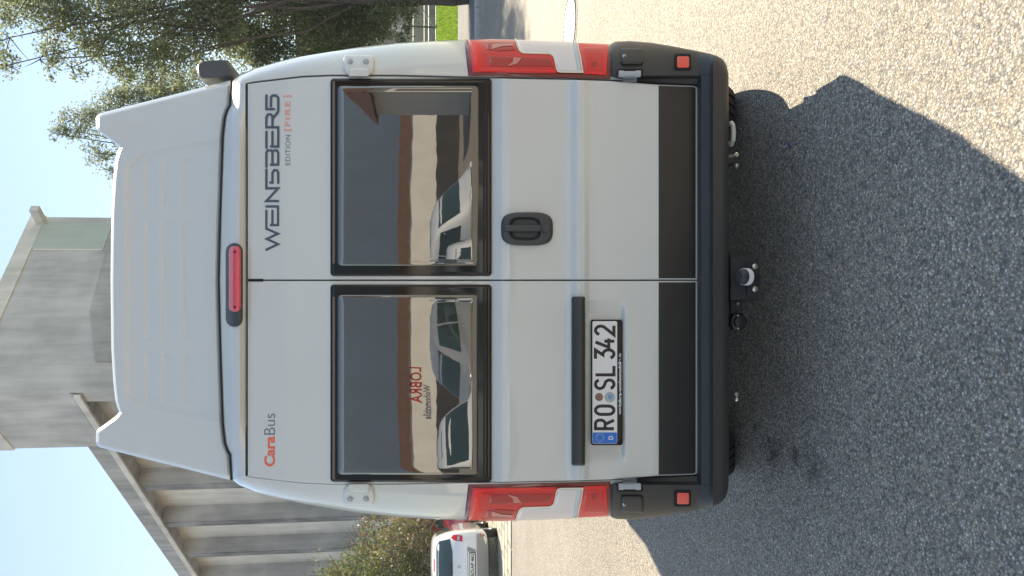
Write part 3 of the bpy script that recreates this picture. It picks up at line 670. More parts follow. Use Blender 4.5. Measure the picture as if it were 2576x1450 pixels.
for k in range(12):
    a = math.pi*2*k/12; patch('euro_star', blob(1509.5+9.5*math.cos(a)-1.3, 1101.8+9.5*math.sin(a)-1.3, 1509.5+9.5*math.cos(a)+1.3, 1101.8+9.5*math.sin(a)+1.3, 5, 2), SPL, .0100, mat('euro_star', (.75, .62, .25), .5) if k == 0 else bpy.data.materials['euro_star'], npl, step=30)
text('country_letter', 'D', 1530.5, 1542.5, 1106.5, 1097, SPL, .0100, WHITEPR, npl, .03)
text('holder_print', 'www.', 1557.5, 1562.3, 1043, 1024, SPL, .0078, WHITEPR, ph, .015)
text('holder_print', 'lobra-wohnmobile', 1555.8, 1563, 1023, 903, SPL, .0078, WHITEPR, ph, .03)
text('holder_print', '.de', 1556.6, 1562.3, 901, 889, SPL, .0078, WHITEPR, ph, .015)
# lettering on the doors
def zc(P): return [[(599.8+a*.3266, 189.4+b*.3266) for a, b in s] for s in P]
WB = [[(215, 1345), (305, 1302), (218, 1262), (305, 1222), (215, 1183), (215, 1045)],
      [(305, 1012), (305, 1155), (250, 1155)], [(262, 1155), (262, 1045)], [(215, 1012), (305, 1012)],
      [(305, 970), (215, 970), (305, 872), (215, 872), (215, 728)],
      [(245, 828), (262, 828), (262, 752), (275, 733), (296, 733), (306, 750), (306, 830)],
      [(215, 705), (215, 598), (224, 580), (250, 580), (262, 592), (274, 580), (296, 580), (306, 598), (306, 690), (250, 690)], [(262, 690), (262, 592)],
      [(215, 560), (215, 437)], [(250, 550), (306, 550), (306, 402), (215, 402), (215, 325), (226, 303), (250, 303), (262, 318), (262, 400)], [(262, 550), (262, 437)],
      [(262, 335), (300, 290), (306, 270), (306, 175), (290, 157), (262, 157), (250, 170), (250, 240)], [(215, 157), (215, 262), (275, 262)]]
ribbon('maker_lettering', zc(WB), 6.2, SD, .0012, SLATE, doorR, seg=10)
text('edition_lettering', 'EDITION', 718, 730.5, 416, 340, SD, .0012, THING, doorR, .0, spacing=1.15)
text('edition_lettering', 'FIRE', 716.5, 730.5, 318, 255, SD, .0012, SALMON, doorR, .015, spacing=1.2)
ribbon('edition_lettering', [[(715, 324), (715, 328), (732, 328), (732, 324)], [(715, 246), (715, 242), (732, 242), (732, 246)]], 3.2, SD, .0012, SALMON, doorR, capround=False)
text('model_lettering', 'Cara', 664.5, 692, 1174, 1110 - 12, SD, .0012, ORANGE, doorL, .028)
text('model_lettering', 'Bus', 664.5, 692, 1094, 1041, SD, .0012, THING, doorL, -.012)

# seal between body and pop-top
pts = [L(W(interp(TSEAM, abs(d))-.5, YC-d, 3.455)) for d in ([500.5, 485, 470, 455, 440, 434, 428, 420, 410, 390, 365, 335, 305, 255, 205, 155, 100, 50, 0] + [-k for k in (50, 100, 155, 205, 255, 305, 335, 365, 390, 410, 420, 428, 434, 440, 455, 470, 485, 500.5)])]
pts = [pts[0]+Vector((-.02, 1.5, 0)), pts[0]+Vector((.0, .1, 0))]+pts+[pts[-1]+Vector((0, .1, 0)), pts[-1]+Vector((.02, 1.5, 0))]
tube('roof_seal', pts, .0055, RUBBER, van)
# pop-top roof shell
pop = empty('pop_up_roof', (0, 0, 0)); pop.parent = van
TXT = [(0, 278), (.4, 280), (.6, 285), (.70, 290), (.745, 296), (.768, 300), (.79, 293), (.80, 289), (.895, 246), (.915, 241.5), (.975, 241.5), (.99, 244), (1, 251)]
def emb(x, d):
    o = 0
    for x0, x1 in ((367, 397), (412, 444), (461, 492)):
        fx = sst(x0-2, x0+2, x)*(1-sst(x1-2, x1+2, x))
        for d0, d1 in ((-1, 149.5), (184, 305)):
            e1 = d1 if d1 < 200 else d1-((x-x0)/(x1-x0)-.2)**2*22 - (0 if x1 > 450 else 0)
            o -= .010*sst(-4, 5, x-x0)*max(0, 1-(x-x0)/(x1-x0))*sst(d0-2, d0+2, d)*(1-sst(e1-4, e1+2, d))
    return o
def poprow(c, r):
    xb = interp(TSEAM, abs(c)*502)-4; xt = interp(TXT, abs(c))
    x = xb+(xt-xb)*r; hw = 420+(503-420)*(x-250)/(580-250); d = c*hw
    Y = 3.45+.14*r+.04*max(0, (r-.965)/.035)**2+.05*max(0, (abs(c)-.972)/.028)**2+.05*abs(c)**2+.02*max(0, 1-r/.03)**2
    pc = .712+.05*max(0, (360-x)/40 if x < 360 else 0)*-1
    inside = (1-sst(pc-.012, pc+.012, abs(c)))*sst(312, 330, x)
    Y += .014*inside - emb(x, abs(d))
    return x, d, Y
ncol = 170; cs = [ -1+2*k/ncol for k in range(ncol+1)]
cs = sorted(set(cs+[s*v for s in (-1, 1) for v in (.69, .70, .706, .712, .718, .724, .745, .757, .768, .779, .79, .80, .895, .905, .915, .975, .982, .99, .996)]))
rs = sorted(set(list(np.linspace(0, 1, 74))+[.005, .015, .965, .975, .985, .993]))
rear = [[L(W(*(lambda t: (t[0], YC-t[1], t[2]))(poprow(c, r)))) for c in cs] for r in rs]
grid('roof_shell', rear, ROOFP, pop, 38, Vector((0, -1, 0)))
zc0 = L(W(278, YC, 3.65)).z
top = rear[-1]; trow = [top]
for dy, f in ((.05, .05), (.25, .35), (.6, .85), (1.0, 1), (3.9, 1), (4.3, 1.0)):
    trow.append([Vector((p.x*(1 if dy < 4 else .93), p.y+dy, p.z+(min(p.z, zc0-.01)-p.z)*f-(.25 if dy > 4 else 0))) for p in top])
grid('roof_top', trow, ROOFP, pop, 38, Vector((0, 0, 1)))
for e in (0, -1):
    colp = [r[e] for r in rear]; rw = []
    for dy, f in ((0, 0), (.04, .05), (.25, .35), (.6, .85), (1.0, 1), (3.9, 1), (4.3, 1.0)):
        rw.append([Vector((p.x*(1 if dy < 4 else .93), p.y+dy-0*p.z, min(p.z, p.z+(min(p.z, zc0-.01)-p.z)*f)-(.25*(i/len(colp)) if dy > 4 else 0))) for i, p in enumerate(colp)])
    grid('roof_side', rw, ROOFP, pop, 38, Vector((1 if e == 0 else -1, 0, 0))*(-1 if colp[0].x < 0 and e == 0 else 1))
# third brake light
bl = patch('brake_light', rr(567.5, 612, 611, 823, 21.5, 7), SH, .012, HND, van, step=5, depth=.03, bev=.006, bw=5)
RB = mat('brake_lens_red', (.80, .07, .10), .12, coat=1, bump=(60, .6, .004))
patch('brake_lens', rr(575.5, 619, 606, 785, 14, 6), SH, .017, RB, bl, step=5, depth=.01, bev=.005, bw=5)
for yy in (634, 773):
    patch('lens_screw', blob(586, yy-3.5, 593, yy+3.5, 12, 2), SH, .0185, GAP, bl, step=5)
ribbon('lens_ridge', [[(588, 628), (588, 778)], [(601, 628), (601, 778)]], 1.4, SH, .0185, REDB, bl)
# tail lights
def S2(x, y, o=0): return SP(x, y, o)
for side in (1, -1):
    m_ = lambda P: mir(P, side)
    e = empty('tail_light', (0, 0, 0)); e.parent = van
    patch('lamp_housing', m_([(1168, 102), (1178, 192), (1250, 192.6), (1400, 196), (1536, 199.3), (1537.5, 112.6), (1440, 108.3), (1300, 103.6)]), SP, .006, REDD, e, step=6, depth=.02, bev=.004, bw=4)
    patch('lamp_lens', m_([(1178, 106), (1188, 183), (1402, 186), (1392, 147), (1383, 140), (1317, 138), (1306, 132), (1296, 105.3), (1240, 104)]), SP, .012, REDL, e, step=6, depth=.006, bev=.003, bw=3)
    patch('light_band', m_([(1183, 110), (1211, 110), (1209, 160), (1213, 176), (1400, 178.5), (1401, 183), (1193, 180)]), SP, .0145, REDB, e, step=6, depth=.002, bev=.001, bw=2)
    patch('clear_lens', m_([(1298, 105.5), (1307, 131), (1318, 137), (1384, 139), (1393.5, 146), (1404, 180.5), (1465, 182), (1452, 113), (1435, 109.6)]), SP, .012, CLEARL, e, step=6, depth=.006, bev=.003, bw=3)
    ribbon('lens_outline', [m_([(1296.5, 105), (1300, 118), (1306, 131.5), (1312, 136.5), (1318, 138.3), (1384, 140.3), (1391, 144.5), (1394.5, 150), (1400, 175), (1403.5, 181), (1409, 182.6), (1466.5, 183.6), (1461, 153), (1453, 117), (1447, 113)])], 3.0, SP, .0155, IVORY, e, seg=5, capround=False)
    patch('lower_lens', m_([(1455, 113), (1470, 187.5), (1525, 190), (1529, 116.5)]), SP, .012, REDB, e, step=6, depth=.006, bev=.003, bw=3)
    patch('bulb_cell', m_([(1466, 125), (1471, 181), (1518, 181), (1521, 126)]), SP, .0135, REDL, e, step=6, depth=.003, bev=.002, bw=3)
    patch('lens_step', m_([(1222, 112), (1284, 112), (1292, 124), (1298, 132), (1250, 134), (1224, 130)]), SP, .0145, REDM, e, step=6, depth=.002, bev=.001, bw=2)
    patch('lens_step', m_([(1228, 146), (1330, 149), (1384, 152), (1392, 170), (1300, 170), (1232, 168)]), SP, .0145, REDM, e, step=6, depth=.002, bev=.001, bw=2)
    patch('painted_glint', m_([(1238, 119), (1286, 117), (1292, 122), (1262, 124), (1236, 131)]), SP, .0168, PINKG, e, step=6)  # pink patch paints a reflection on the lens
    patch('painted_glint', m_([(1292, 150), (1312, 150), (1300, 164), (1276, 169), (1290, 160)]), SP, .0168, PINKG, e, step=6)
    patch('chrome_strip', m_([(1441, 115), (1447, 115), (1460, 176), (1452, 178)]), SP, .0135, CHROME, e, step=6, depth=.003)  # blue tint stands for the sky mirrored in the chrome
    patch('bulb', m_(blob(1488, 158, 1502, 171, 14, 2)), SP, .0155, REDM, e, step=6)
    # hinges
    hg = patch('hinge', m_([(868, 144), (937, 144), (941, 148), (941, 176), (934, 188), (872, 188), (864, 178), (864, 150)]), SP, .020, PAINT, van, step=5, depth=.03, bev=.009, bw=6)
    patch('hinge_knuckle', m_(rr(876, 175, 930, 193, 5)), SP, .034, PAINT, hg, step=4, depth=.02, bev=.008, bw=6)
    for xx in (881, 921):
        p = SP(xx, m_([(xx, 161)])[0][1], .020)
        lathe('hinge_bolt', [(.013, 0), (.013, .004), (.0085, .006), (.008, .012), (.006, .014)], p, (0, -1, 0), GREYM, hg, 16)
# bumper
TBO = [(1533, 592), (1540, 597), (1548, 600.5), (1585, 602), (1640, 597.5), (1700, 587.5), (1760, 575.5), (1790, 569.5), (1812, 561), (1823, 551), (1829, 538), (1832.5, 520)]
TBC = [(1535, 3.205), (1542, 3.19), (1600, 3.178), (1757, 3.150), (1786, 3.110), (1794, 3.080), (1822, 3.080), (1829, 3.088), (1833, 3.105)]
def SC(x, y, o=0):
    sg = 1 if y < YC else -1; d = abs(y-YC); do = interp(TBO, x); s = max(0, min(1, (d-515)/(do-515))); c = math.sqrt(max(0, 1-s*s))
    Y = interp(TBC, x)+(.17-.11*sst(1600, 1780, x))*(1-c)+a2(YC+515)
    if d < 515: Y += .05*min(1, (515-d)/11)*(1-sst(1752, 1790, x))
    return L(W(x, YC-sg*d, Y-o*c))+Vector((sg*o*s, 0, 0))
xs = [1533.5, 1537, 1542, 1550, 1565, 1585, 1610, 1640, 1670, 1700, 1730, 1750, 1757, 1766, 1776, 1784, 1788, 1791, 1794, 1800, 1808, 1815, 1821, 1825, 1829, 1831.5, 1833]
for side in (1, -1):
    rows = []
    for x in xs:
        do = interp(TBO, x); r = [SC(x, YC-side*d) for d in (interp(TDI, x)+.3 if x > 1545 else 502.5, 506, 510, 513, 515)]+[SC(x, YC-side*(515+(do-515)*math.sin(t*math.pi/2))) for t in (.08, .2, .35, .5, .63, .75, .85, .93, .98, 1)]
        r.append(r[-1]+Vector((-side*(.01+.09*sst(1730, 1800, x)), .20-.05*sst(1730, 1800, x), 0))); rows.append(r)
    rows = [[p+Vector((0, .12, 0)) for p in rows[0]]]+rows+[[p+Vector((0, .10, .004)) for p in rows[-1]]]
    bc = grid('bumper_corner', rows, BLACKP, van, 32, Vector((0, -1, 0)))
    M2 = lambda P: mir(P, side)
    patch('reflector_frame', M2(rr(1695, 136.5, 1738.5, 178.5, 6)), SC, .0015, GAP, bc, step=8, depth=.003)
    patch('reflector', M2(rr(1703.5, 143.5, 1733.5, 171, 4)), SC, .004, REFLX, bc, step=8, depth=.003, bev=.001, bw=2)
    patch('socket_cover', M2([(1563, 126), (1615, 124), (1619, 128), (1620, 150), (1618, 161), (1612, 164), (1566, 164), (1562, 158), (1562, 130)]), SC, .016, BLACKP, bc, step=4, depth=.02, bev=.010, bw=8)
    p = SC(1570, M2([(1570, 146)])[0][1], .012); lathe('cover_screw', [(.008, 0), (.008, .006), (.0055, .007), (.004, .003)], p, (0, -1, 0), STEEL, bc, 14)
    hx = patch('hinge_pin_guard', M2(rr(1552, 174, 1618, 198, 5)), SC, .0035, GAP, van, step=6, depth=.01)
    hh = M2([(1585, 187)])[0][1]
    a = SC(1556, M2([(1, 187)])[0][1], .020); b = SC(1611, M2([(1, 187)])[0][1], .020)
    lh = cyl('lower_hinge', a, b, .012, GREYM, van, n=16)
    for f0, f1 in ((.0, .22), (.78, 1.0)):
        cyl('hinge_sleeve', a.lerp(b, f0), a.lerp(b, f1), .0145, GREYM, lh, n=16)
    patch('hinge_leaf', M2(rr(1566, 188, 1602, 208, 3)), SC, .012, GREYM, lh, step=5, depth=.012, bev=.003, bw=3)
def SB(x, y, o=0): return L(W(x, y, interp(TBC, x)+a2(y)-o))
rows = []
for x in [1761.5, 1764, 1770, 1778, 1784, 1788, 1791, 1794, 1800, 1808, 1815, 1821, 1825, 1829, 1831.5, 1833]:
    rows.append([SB(x, YC-514.2+1028.4*k/40, -.012 if x < 1762 else 0) for k in range(41)])
rows = [[p+Vector((0, .09, -.004)) for p in rows[0]]]+rows+[[p+Vector((0, .10, .004)) for p in rows[-1]]]
grid('bumper_step', rows, BLACKP, van, 32, Vector((0, -1, 0)))
# ---- under the bumper
sc_ = WG(1987, 364); tag(box('plastic_scrap', (sc_.x, sc_.y, .004), (.022, .012, .004), mat('blue_plastic', (.02, .05, .35), .5), None, .001, Matrix.Rotation(.6, 3, 'Z')), 'tiny blue plastic scrap lying on the shaded asphalt behind the bumper', 'litter')
hitch = empty('tow_hitch', (0, 0, 0)); hitch.parent = van
HB = mat('hitch_paint', (.03, .031, .034), .45, bump=(200, .2, .001))
def bx(name, x0, y0, x1, y1, Ya, Yb, material, parent, bev=.003):
    a = L(W(x0, y0, Ya)); b = L(W(x1, y1, Ya)); c = (a+b)/2; return box(name, (c.x, (Ya+Yb)/2-VY, c.z), (abs(a.x-b.x), Yb-Ya, abs(a.z-b.z)), material, parent, bev)
bx('cross_beam', 1828, 560, 1840, 850, 3.20, 3.30, HB, hitch)
q = [L(W(1838, 649, 3.14)), L(W(1911, 649, 3.14)), L(W(1911, 749, 3.14)), L(W(1838, 756, 3.14)), L(W(1836, 622, 3.26)), L(W(1898, 640, 3.26)), L(W(1898, 758, 3.26)), L(W(1836, 768, 3.26))]
pydata('hitch_bracket', q, [(0, 1, 2, 3), (0, 4, 5, 1), (3, 2, 6, 7), (1, 5, 6, 2)], HB, hitch, False)
bx('mount_tab', 1880, 660, 1911, 740, 3.125, 3.14, HB, hitch, .002)
pc = L(W(1898, 697.5, 3.06)); pt = L(W(1850, 696, 3.02))
lathe('ball_cover', [(.012, -.002), (.026, 0), (.033, .02), (.036, .045), (.034, .07), (.026, .09), (.019, .097), (.001, .098)], pc+Vector((0, 0, -.005)), pt-pc, mat('ball_cap', (.022, .024, .03), .35), hitch, 24)
lb = lathe('cap_label', [(.0366, .046), (.0368, .050), (.0362, .064), (.0358, .070)], pc+Vector((0, 0, -.005)), pt-pc, WHITEPR, hitch, 24)
def SLB(x, y, o=0):
    X = L(W(x, y, 3.02)); dx = X.x-pc.x; r = .0372; return Vector((X.x, pc.y-.006-math.sqrt(max(0, r*r-dx*dx))-.0012-o, X.z))
text('label_print', 'ⓣ TT', 1866, 1878, 708, 690, SLB, .0, INK, lb, .02)
cyl('ball_neck', L(W(1898, 697, 3.08)), L(W(1905, 697, 3.14)), .018, HB, hitch)
for y0 in (671, 727.6):
    c = L(W(1898, y0, 3.12)); lathe('hex_bolt', [(.0135, 0), (.0135, .008), (.010, .010), (.003, .0102)], c, (0, -1, 0), STEEL, hitch, 6)
c = L(W(1852, 764, 3.2)); lathe('small_bolt', [(.007, 0), (.007, .014)], c, (0, -1, -.2), STEEL, hitch, 8)
bx('socket_bracket', 1834, 755, 1868, 800, 3.20, 3.21, HB, hitch, .001)
c = L(W(1858, 810, 3.17)); sk = lathe('tow_socket', [(.037, .05), (.040, .01), (.038, -.004), (.030, -.010), (.028, -.022), (.012, -.028), (.001, -.028)], c, (0, 1, .1), mat('socket_black', (.015, .016, .02), .4), hitch, 24)
for yy in (795, 826):
    lathe('socket_screw', [(.0055, 0), (.0045, .005), (.002, .006)], L(W(1856.5, yy, 3.158)), (0, -1, 0), STEEL, sk, 10)
for i in range(6):      # notch ridges of the socket lid
    bx('lid_rib', 1862+i*2.6, 800, 1863+i*2.6, 820, 3.140, 3.146, HB, sk, .0004)
# tow eye and brackets
te = [L(W(1831, 314, 3.34)), L(W(1840, 310, 3.3)), L(W(1844, 318, 3.28)), L(W(1845, 338, 3.28)), L(W(1844, 354, 3.28)), L(W(1840, 364, 3.3)), L(W(1831, 362, 3.34))]
tube('tow_eye', te, .011, mat('tow_eye_white', (.62, .62, .57), .5), van)
for (a, b, yy, sg) in ((1832, 1860, 400, 1), (1832, 1857, 996, -1)):
    br = bx('frame_bracket', a, yy-3, b-2, yy+12 if sg > 0 else yy+4, 3.33, 3.42, HB, van, .001)
    bx('rubber_block', a, yy-11, b-12, yy-3, 3.33, 3.40, mat('tan_bracket', (.24, .19, .16), .6) if sg > 0 else HB, br, .001)
    for k in (-7, 16 if sg > 0 else 10):
        c = L(W(1853, yy+k, 3.32)); lathe('bracket_bolt', [(.010, 0), (.010, .008), (.006, .009), (.006, .016), (.002, .017)], c, (sg*(.7 if k < 0 else -.7), -.5, .2), STEEL, br, 8)
box('rear_axle', (0, .95, .36), (1.6, .09, .09), UNDER, van)
cyl('exhaust', (-.45, .35, .40), (-.45, 2.6, .40), .04, UNDER, van)
# wheels
def wheel(c, wd, rad, parent, side, name='wheel', tread=True):
    e = empty(name, c); e.parent = parent; n = 44; h = wd/2
    prof = [(rad*.62, -h*.85), (rad*.80, -h), (rad*.93, -h*.97), (rad*.985, -h*.80), (rad, -h*.55)]
    if tread:
        for u in (-.42, 0, .42): prof += [(rad, h*(u-.07)), (rad-.012, h*(u-.05)), (rad-.012, h*(u+.05)), (rad, h*(u+.07))]
    prof += [(rad, h*.55), (rad*.985, h*.80), (rad*.93, h*.97), (rad*.80, h), (rad*.62, h*.85)]
    bm = bmesh.new(); rings = []
    for k in range(n*2):
        a = 2*math.pi*k/(n*2); sip = .004 if k % 2 else 0
        rings.append([bm.verts.new((y_, (r-(sip if r > rad*.98 and tread else 0))*math.cos(a), (r-(sip if r > rad*.98 and tread else 0))*math.sin(a))) for r, y_ in prof])
    for k in range(n*2):
        A = rings[k]; B = rings[(k+1) % (n*2)]
        for j in range(len(A)-1): bm.faces.new((A[j], A[j+1], B[j+1], B[j]))
    bmesh.ops.recalc_face_normals(bm, faces=bm.faces)
    from_bm('tyre', bm, TYRE, e, True, 25)
    rim = lathe('rim', [(rad*.63, h*.8), (rad*.60, h*.86), (rad*.56, h*.6), (rad*.30, h*.45), (rad*.22, h*.75), (rad*.05, h*.78)], (0, 0, 0), (side, 0, 0), mat('wheel_silver', (.45, .46, .47), .35, metal=.7) if 'wheel_silver' not in bpy.data.materials else bpy.data.materials['wheel_silver'], e, 30)
    return e
for sx in (1, -1):
    wheel((sx*.92, .80, .335), .225, .345, van, sx)
    wheel((sx*.90, 4.85, .335), .225, .345, van, sx)
# awning on the right roof edge
ap = [(495, 176), (497, 163), (508, 156), (530, 152.5), (560, 151), (575, 153), (580, 163), (590, 180), (587, 196), (574, 197), (540, 203), (508, 204), (499, 194)]
A0 = [L(W(x, y, 3.62)) for x, y in ap]; aw = empty('awning', (0, 0, 0)); aw.parent = van
n_ = len(A0)
bm = bmesh.new(); ra = [bm.verts.new(p) for p in A0]; rb_ = [bm.verts.new(p+Vector((-.0, .05, 0))) for p in A0]
cen = sum(A0, Vector())/n_; r0 = [bm.verts.new(cen.lerp(p, .86)+Vector((0, -.018, 0))) for p in A0]
bm.faces.new(r0)
for i in range(n_):
    j = (i+1) % n_; bm.faces.new((r0[i], r0[j], ra[j], ra[i])); bm.faces.new((ra[i], ra[j], rb_[j], rb_[i]))
bmesh.ops.recalc_face_normals(bm, faces=bm.faces); from_bm('awning_end_cap', bm, AWNM, aw, True, 50)
rows = [[cen.lerp(p, .97)+Vector((0, dy, 0)) for p in A0] for dy in (.03, 3.6)]
grid('awning_case', rows, AWNM, aw, 50, close=True)
# cab: mirrors, windscreen
for s in (1, -1):
    mr = box('door_mirror', (s*1.10, 4.62, 1.55), (.16, .14, .40), BLACKP, van, .04)
    box('mirror_arm', (s*1.02, 4.66, 1.40), (.12, .05, .05), BLACKP, mr, .01)

# ================================================================== OTHER VEHICLES
WPAINT = mat('white_car_paint', (.78, .79, .80), .22, coat=1); RPAINT = mat('red_car_paint', (.35, .015, .03), .25, coat=1)
CGLASS = mat('car_glass', (.03, .055, .058), .04, ior=1.7); CLAMP = mat('car_lamp_clear', (.6, .6, .62), .1, metal=.5, coat=1)
CBUMP = mat('car_bumper_grey', (.30, .30, .29), .5)
def bvhsurf(o, axis):
    dg = bpy.context.evaluated_depsgraph_get(); dg.update(); ev = o.evaluated_get(dg); me = ev.to_mesh()
    B = BVHTree.FromPolygons([v.co.copy() for v in me.vertices], [tuple(p.vertices) for p in me.polygons]); ev.to_mesh_clear()
    def f(u, v, o_=0):
        if axis == 'rear': org, d = Vector((u, -3, v)), Vector((0, 1, 0))
        elif axis == 'front': org, d = Vector((u, 12, v)), Vector((0, -1, 0))
        elif axis == 'right': org, d = Vector((4, u, v)), Vector((-1, 0, 0))
        else: org, d = Vector((-4, u, v)), Vector((1, 0, 0))
        h = B.ray_cast(org, d)[0]
        if h is None:
            h = B.find_nearest(org+d*3.0)[0] or org
        return h-d*o_
    return f
def car(name, loc, rz, label, paint, st, group=None, W_=.72, rear=None, cat='car', front=None, sidewin=None, wheels=None, wr=.30, plate=None):
    e = empty(name, loc, rz, label=label, cat=cat, group=group)
    rows = []
    for y, zb, zw, zt, w1, w2 in st:
        half = [(0, zb), (w1*.55, zb), (w1*.92, zb+.02), (w1, zb+.15), (w1*1.005, (zb+zw)/2), (w1*.985, zw), (w1*.5+w2*.5, (zw+zt)/2+.02), (w2, zt-.07), (w2*.86, zt-.015), (w2*.4, zt), (0, zt+.005)]
        ring = half+[(-a, b) for a, b in half[-2:0:-1]]
        rows.append([Vector((a, y, b)) for a, b in ring])
    n = len(rows[0]); V = [p for r in rows for p in r]; Fc = []
    for i in range(len(rows)-1):
        for j in range(n): k = (j+1) % n; Fc.append((i*n+j, i*n+k, (i+1)*n+k, (i+1)*n+j))
    Fc.append(tuple(range(n))); Fc.append(tuple(range((len(rows)-1)*n, len(rows)*n)))
    b = pydata('body', V, Fc, paint, e, True, 180)
    bm = bmesh.new(); bm.from_mesh(b.data); bmesh.ops.recalc_face_normals(bm, faces=bm.faces); bm.to_mesh(b.data); bm.free()
    md = b.modifiers.new('s', 'SUBSURF'); md.levels = 2; md.render_levels = 2
    sr, sf_, sR, sL = (bvhsurf(b, k) for k in ('rear', 'front', 'right', 'left'))
    tr, tf = Vector((0, -1, 0)), Vector((0, 1, 0))
    def P(nm, poly, s, off, m_, tw, par=e, dp=.004, step=.08): return patch(nm, poly, s, off, m_, par, step=step, depth=dp, toward=tw)
    if rear: rear(e, P, sr, sR, sL, tr)
    if front: front(e, P, sf_, sR, sL, tf)
    for poly in (sidewin or []):
        P('side_window', poly, sR, .004, CGLASS, Vector((1, 0, 0))); P('side_window', poly, sL, .004, CGLASS, Vector((-1, 0, 0)))
    for y in (wheels or []):
        for s in (1, -1): wheel((s*(W_-.10), y, wr), .18, wr, e, s, tread=False)
    return e
ST_H = [(0, .30, .62, .70, .60, .50), (.05, .26, .80, .92, .68, .62), (.14, .24, .90, 1.04, .72, .64), (.38, .24, .92, 1.34, .735, .57), (.62, .24, .93, 1.44, .74, .56), (1.5, .24, .92, 1.47, .74, .57), (2.2, .24, .90, 1.38, .74, .56), (2.75, .24, .86, 1.02, .73, .60), (3.3, .26, .76, .86, .70, .58), (3.5, .32, .60, .66, .60, .50)]
def hatch_rear(e, P, s, sR, sL, t):
    P('rear_window', [(-.55, 1.06), (-.30, 1.01), (.30, 1.01), (.55, 1.06), (.50, 1.28), (.38, 1.345), (-.38, 1.345), (-.50, 1.28)], s, .006, CGLASS, t)
    P('rear_bumper', [(-.70, .27), (.70, .27), (.705, .50), (-.705, .50)], s, .02, CBUMP, t, dp=.03)
    P('high_brake_light', rr(-.13, 1.375, .13, 1.40, .01), s, .01, REDL, t)
    for k in (1, -1):
        P('tail_lamp', [(k*.50, .80), (k*.62, .80), (k*.64, .98), (k*.58, 1.04), (k*.53, .98)], s, .008, REDL, t, step=.03)
        P('lamp_insert', rr(min(k*.53, k*.61), .86, max(k*.53, k*.61), .91, .01), s, .012, CLAMP, t)
        P('bumper_reflector', rr(min(k*.58, k*.66), .40, max(k*.58, k*.66), .425, .008), s, .024, REFLX, t)
    P('plate_recess', [(-.40, .70), (.40, .70), (.33, .525), (-.33, .525)], s, .006, CBUMP, t)
    P('plate_frame', rr(-.275, .53, .275, .67, .01), s, .011, GAP, t, dp=.012)
    P('number_plate', rr(-.26, .545, .26, .655, .01), s, .014, WHITEP, t, dp=.012)
    P('euro_band', rr(-.255, .55, -.215, .65, .004), s, .016, BLUEP, t)
    sw = lambda u, v, o: s(v, u, o)
    text('plate_text', 'RO:AP 462', .635, .565, -.20, .245, sw, .017, INK, e, .02, toward=t)
    P('wiper', rr(-.16, 1.02, .10, 1.045, .01), s, .02, GAP, t, dp=.015)
    pb_ = [(0, .93), (.035, .88), (0, .83), (-.035, .88)]
    P('badge', pb_, s, .008, CLAMP, t)
    P('tailgate_handle', rr(-.3, .665, .3, .69, .01), s, .012, WPAINT, t)
c1 = W(1250, 1410, 16.2)
car('parked_car', (-5.83, 15.75, .0), R(14), 'small white hatchback with plate RO AP 462 parked left of the camper van', WPAINT, ST_H, None, .72, hatch_rear,
    sidewin=[[(.55, .98), (1.35, .96), (1.35, 1.32), (.75, 1.34)], [(1.42, .96), (2.45, .94), (2.1, 1.28), (1.42, 1.32)]], wheels=(.62, 2.85))
ST_R = [(0, .28, .60, .66, .62, .52), (.06, .22, .84, .92, .72, .64), (.5, .22, .88, .96, .80, .66), (1.05, .22, .90, 1.30, .83, .60), (1.5, .22, .90, 1.38, .84, .60), (2.4, .22, .90, 1.38, .84, .60), (3.1, .22, .88, 1.02, .82, .66), (3.8, .26, .76, .84, .76, .62), (4.05, .32, .58, .64, .60, .5)]
def red_rear(e, P, s, sR, sL, t):
    P('rear_window', [(-.58, .99), (.58, .99), (.50, 1.27), (-.50, 1.27)], s, .006, CGLASS, t)
    for k in (1, -1): P('tail_lamp', [(k*.5, .70), (k*.68, .70), (k*.68, .82), (k*.5, .82)], s, .008, REDL, t)
    P('rear_bumper', [(-.66, .27), (.66, .27), (.67, .42), (-.67, .42)], s, .015, RPAINT, t, dp=.02)
    P('number_plate', rr(-.26, .5, .26, .61, .01), s, .012, WHITEP, t)
car('parked_car', (-6.0, 20.6, .06), R(16), 'dark red car partly hidden behind the small white hatchback', RPAINT, ST_R, None, .82, red_rear,
    sidewin=[[(1.0, .95), (1.75, .94), (1.75, 1.26), (1.3, 1.26)], [(1.82, .94), (2.9, .92), (2.5, 1.22), (1.82, 1.26)]], wheels=(.8, 3.2), wr=.31)
# vehicles and building behind the photographer: seen mirrored in the camper's windows
ST_V = [(0, .34, .9, 1.5, .80, .72), (.08, .28, 1.0, 1.75, .88, .76), (.5, .26, 1.05, 1.88, .93, .78), (2.0, .26, 1.05, 1.92, .94, .78), (3.0, .26, 1.04, 1.84, .94, .76), (3.75, .26, 1.0, 1.16, .92, .76), (4.3, .28, .86, .98, .88, .72), (4.5, .34, .66, .74, .76, .6)]
def van_front(e, P, s, sR, sL, t):
    P('windscreen', [(-.74, 1.18), (.74, 1.18), (.66, 1.70), (-.66, 1.70)], s, .006, CGLASS, t)
    for k in (1, -1):
        P('headlight', [(k*.48, .78), (k*.80, .84), (k*.78, .99), (k*.5, .90)], s, .008, CLAMP, t)
    P('grille', [(-.42, .72), (.42, .72), (.44, .84), (-.44, .84)], s, .006, GAP, t)
    P('lower_grille', [(-.6, .38), (.6, .38), (.55, .54), (-.55, .54)], s, .006, GAP, t)
    P('number_plate', rr(-.26, .57, .26, .68, .01), s, .012, WHITEP, t)
def zs(st, k): return [(a, b, c*k, d*k, e, f) for a, b, c, d, e, f in st]
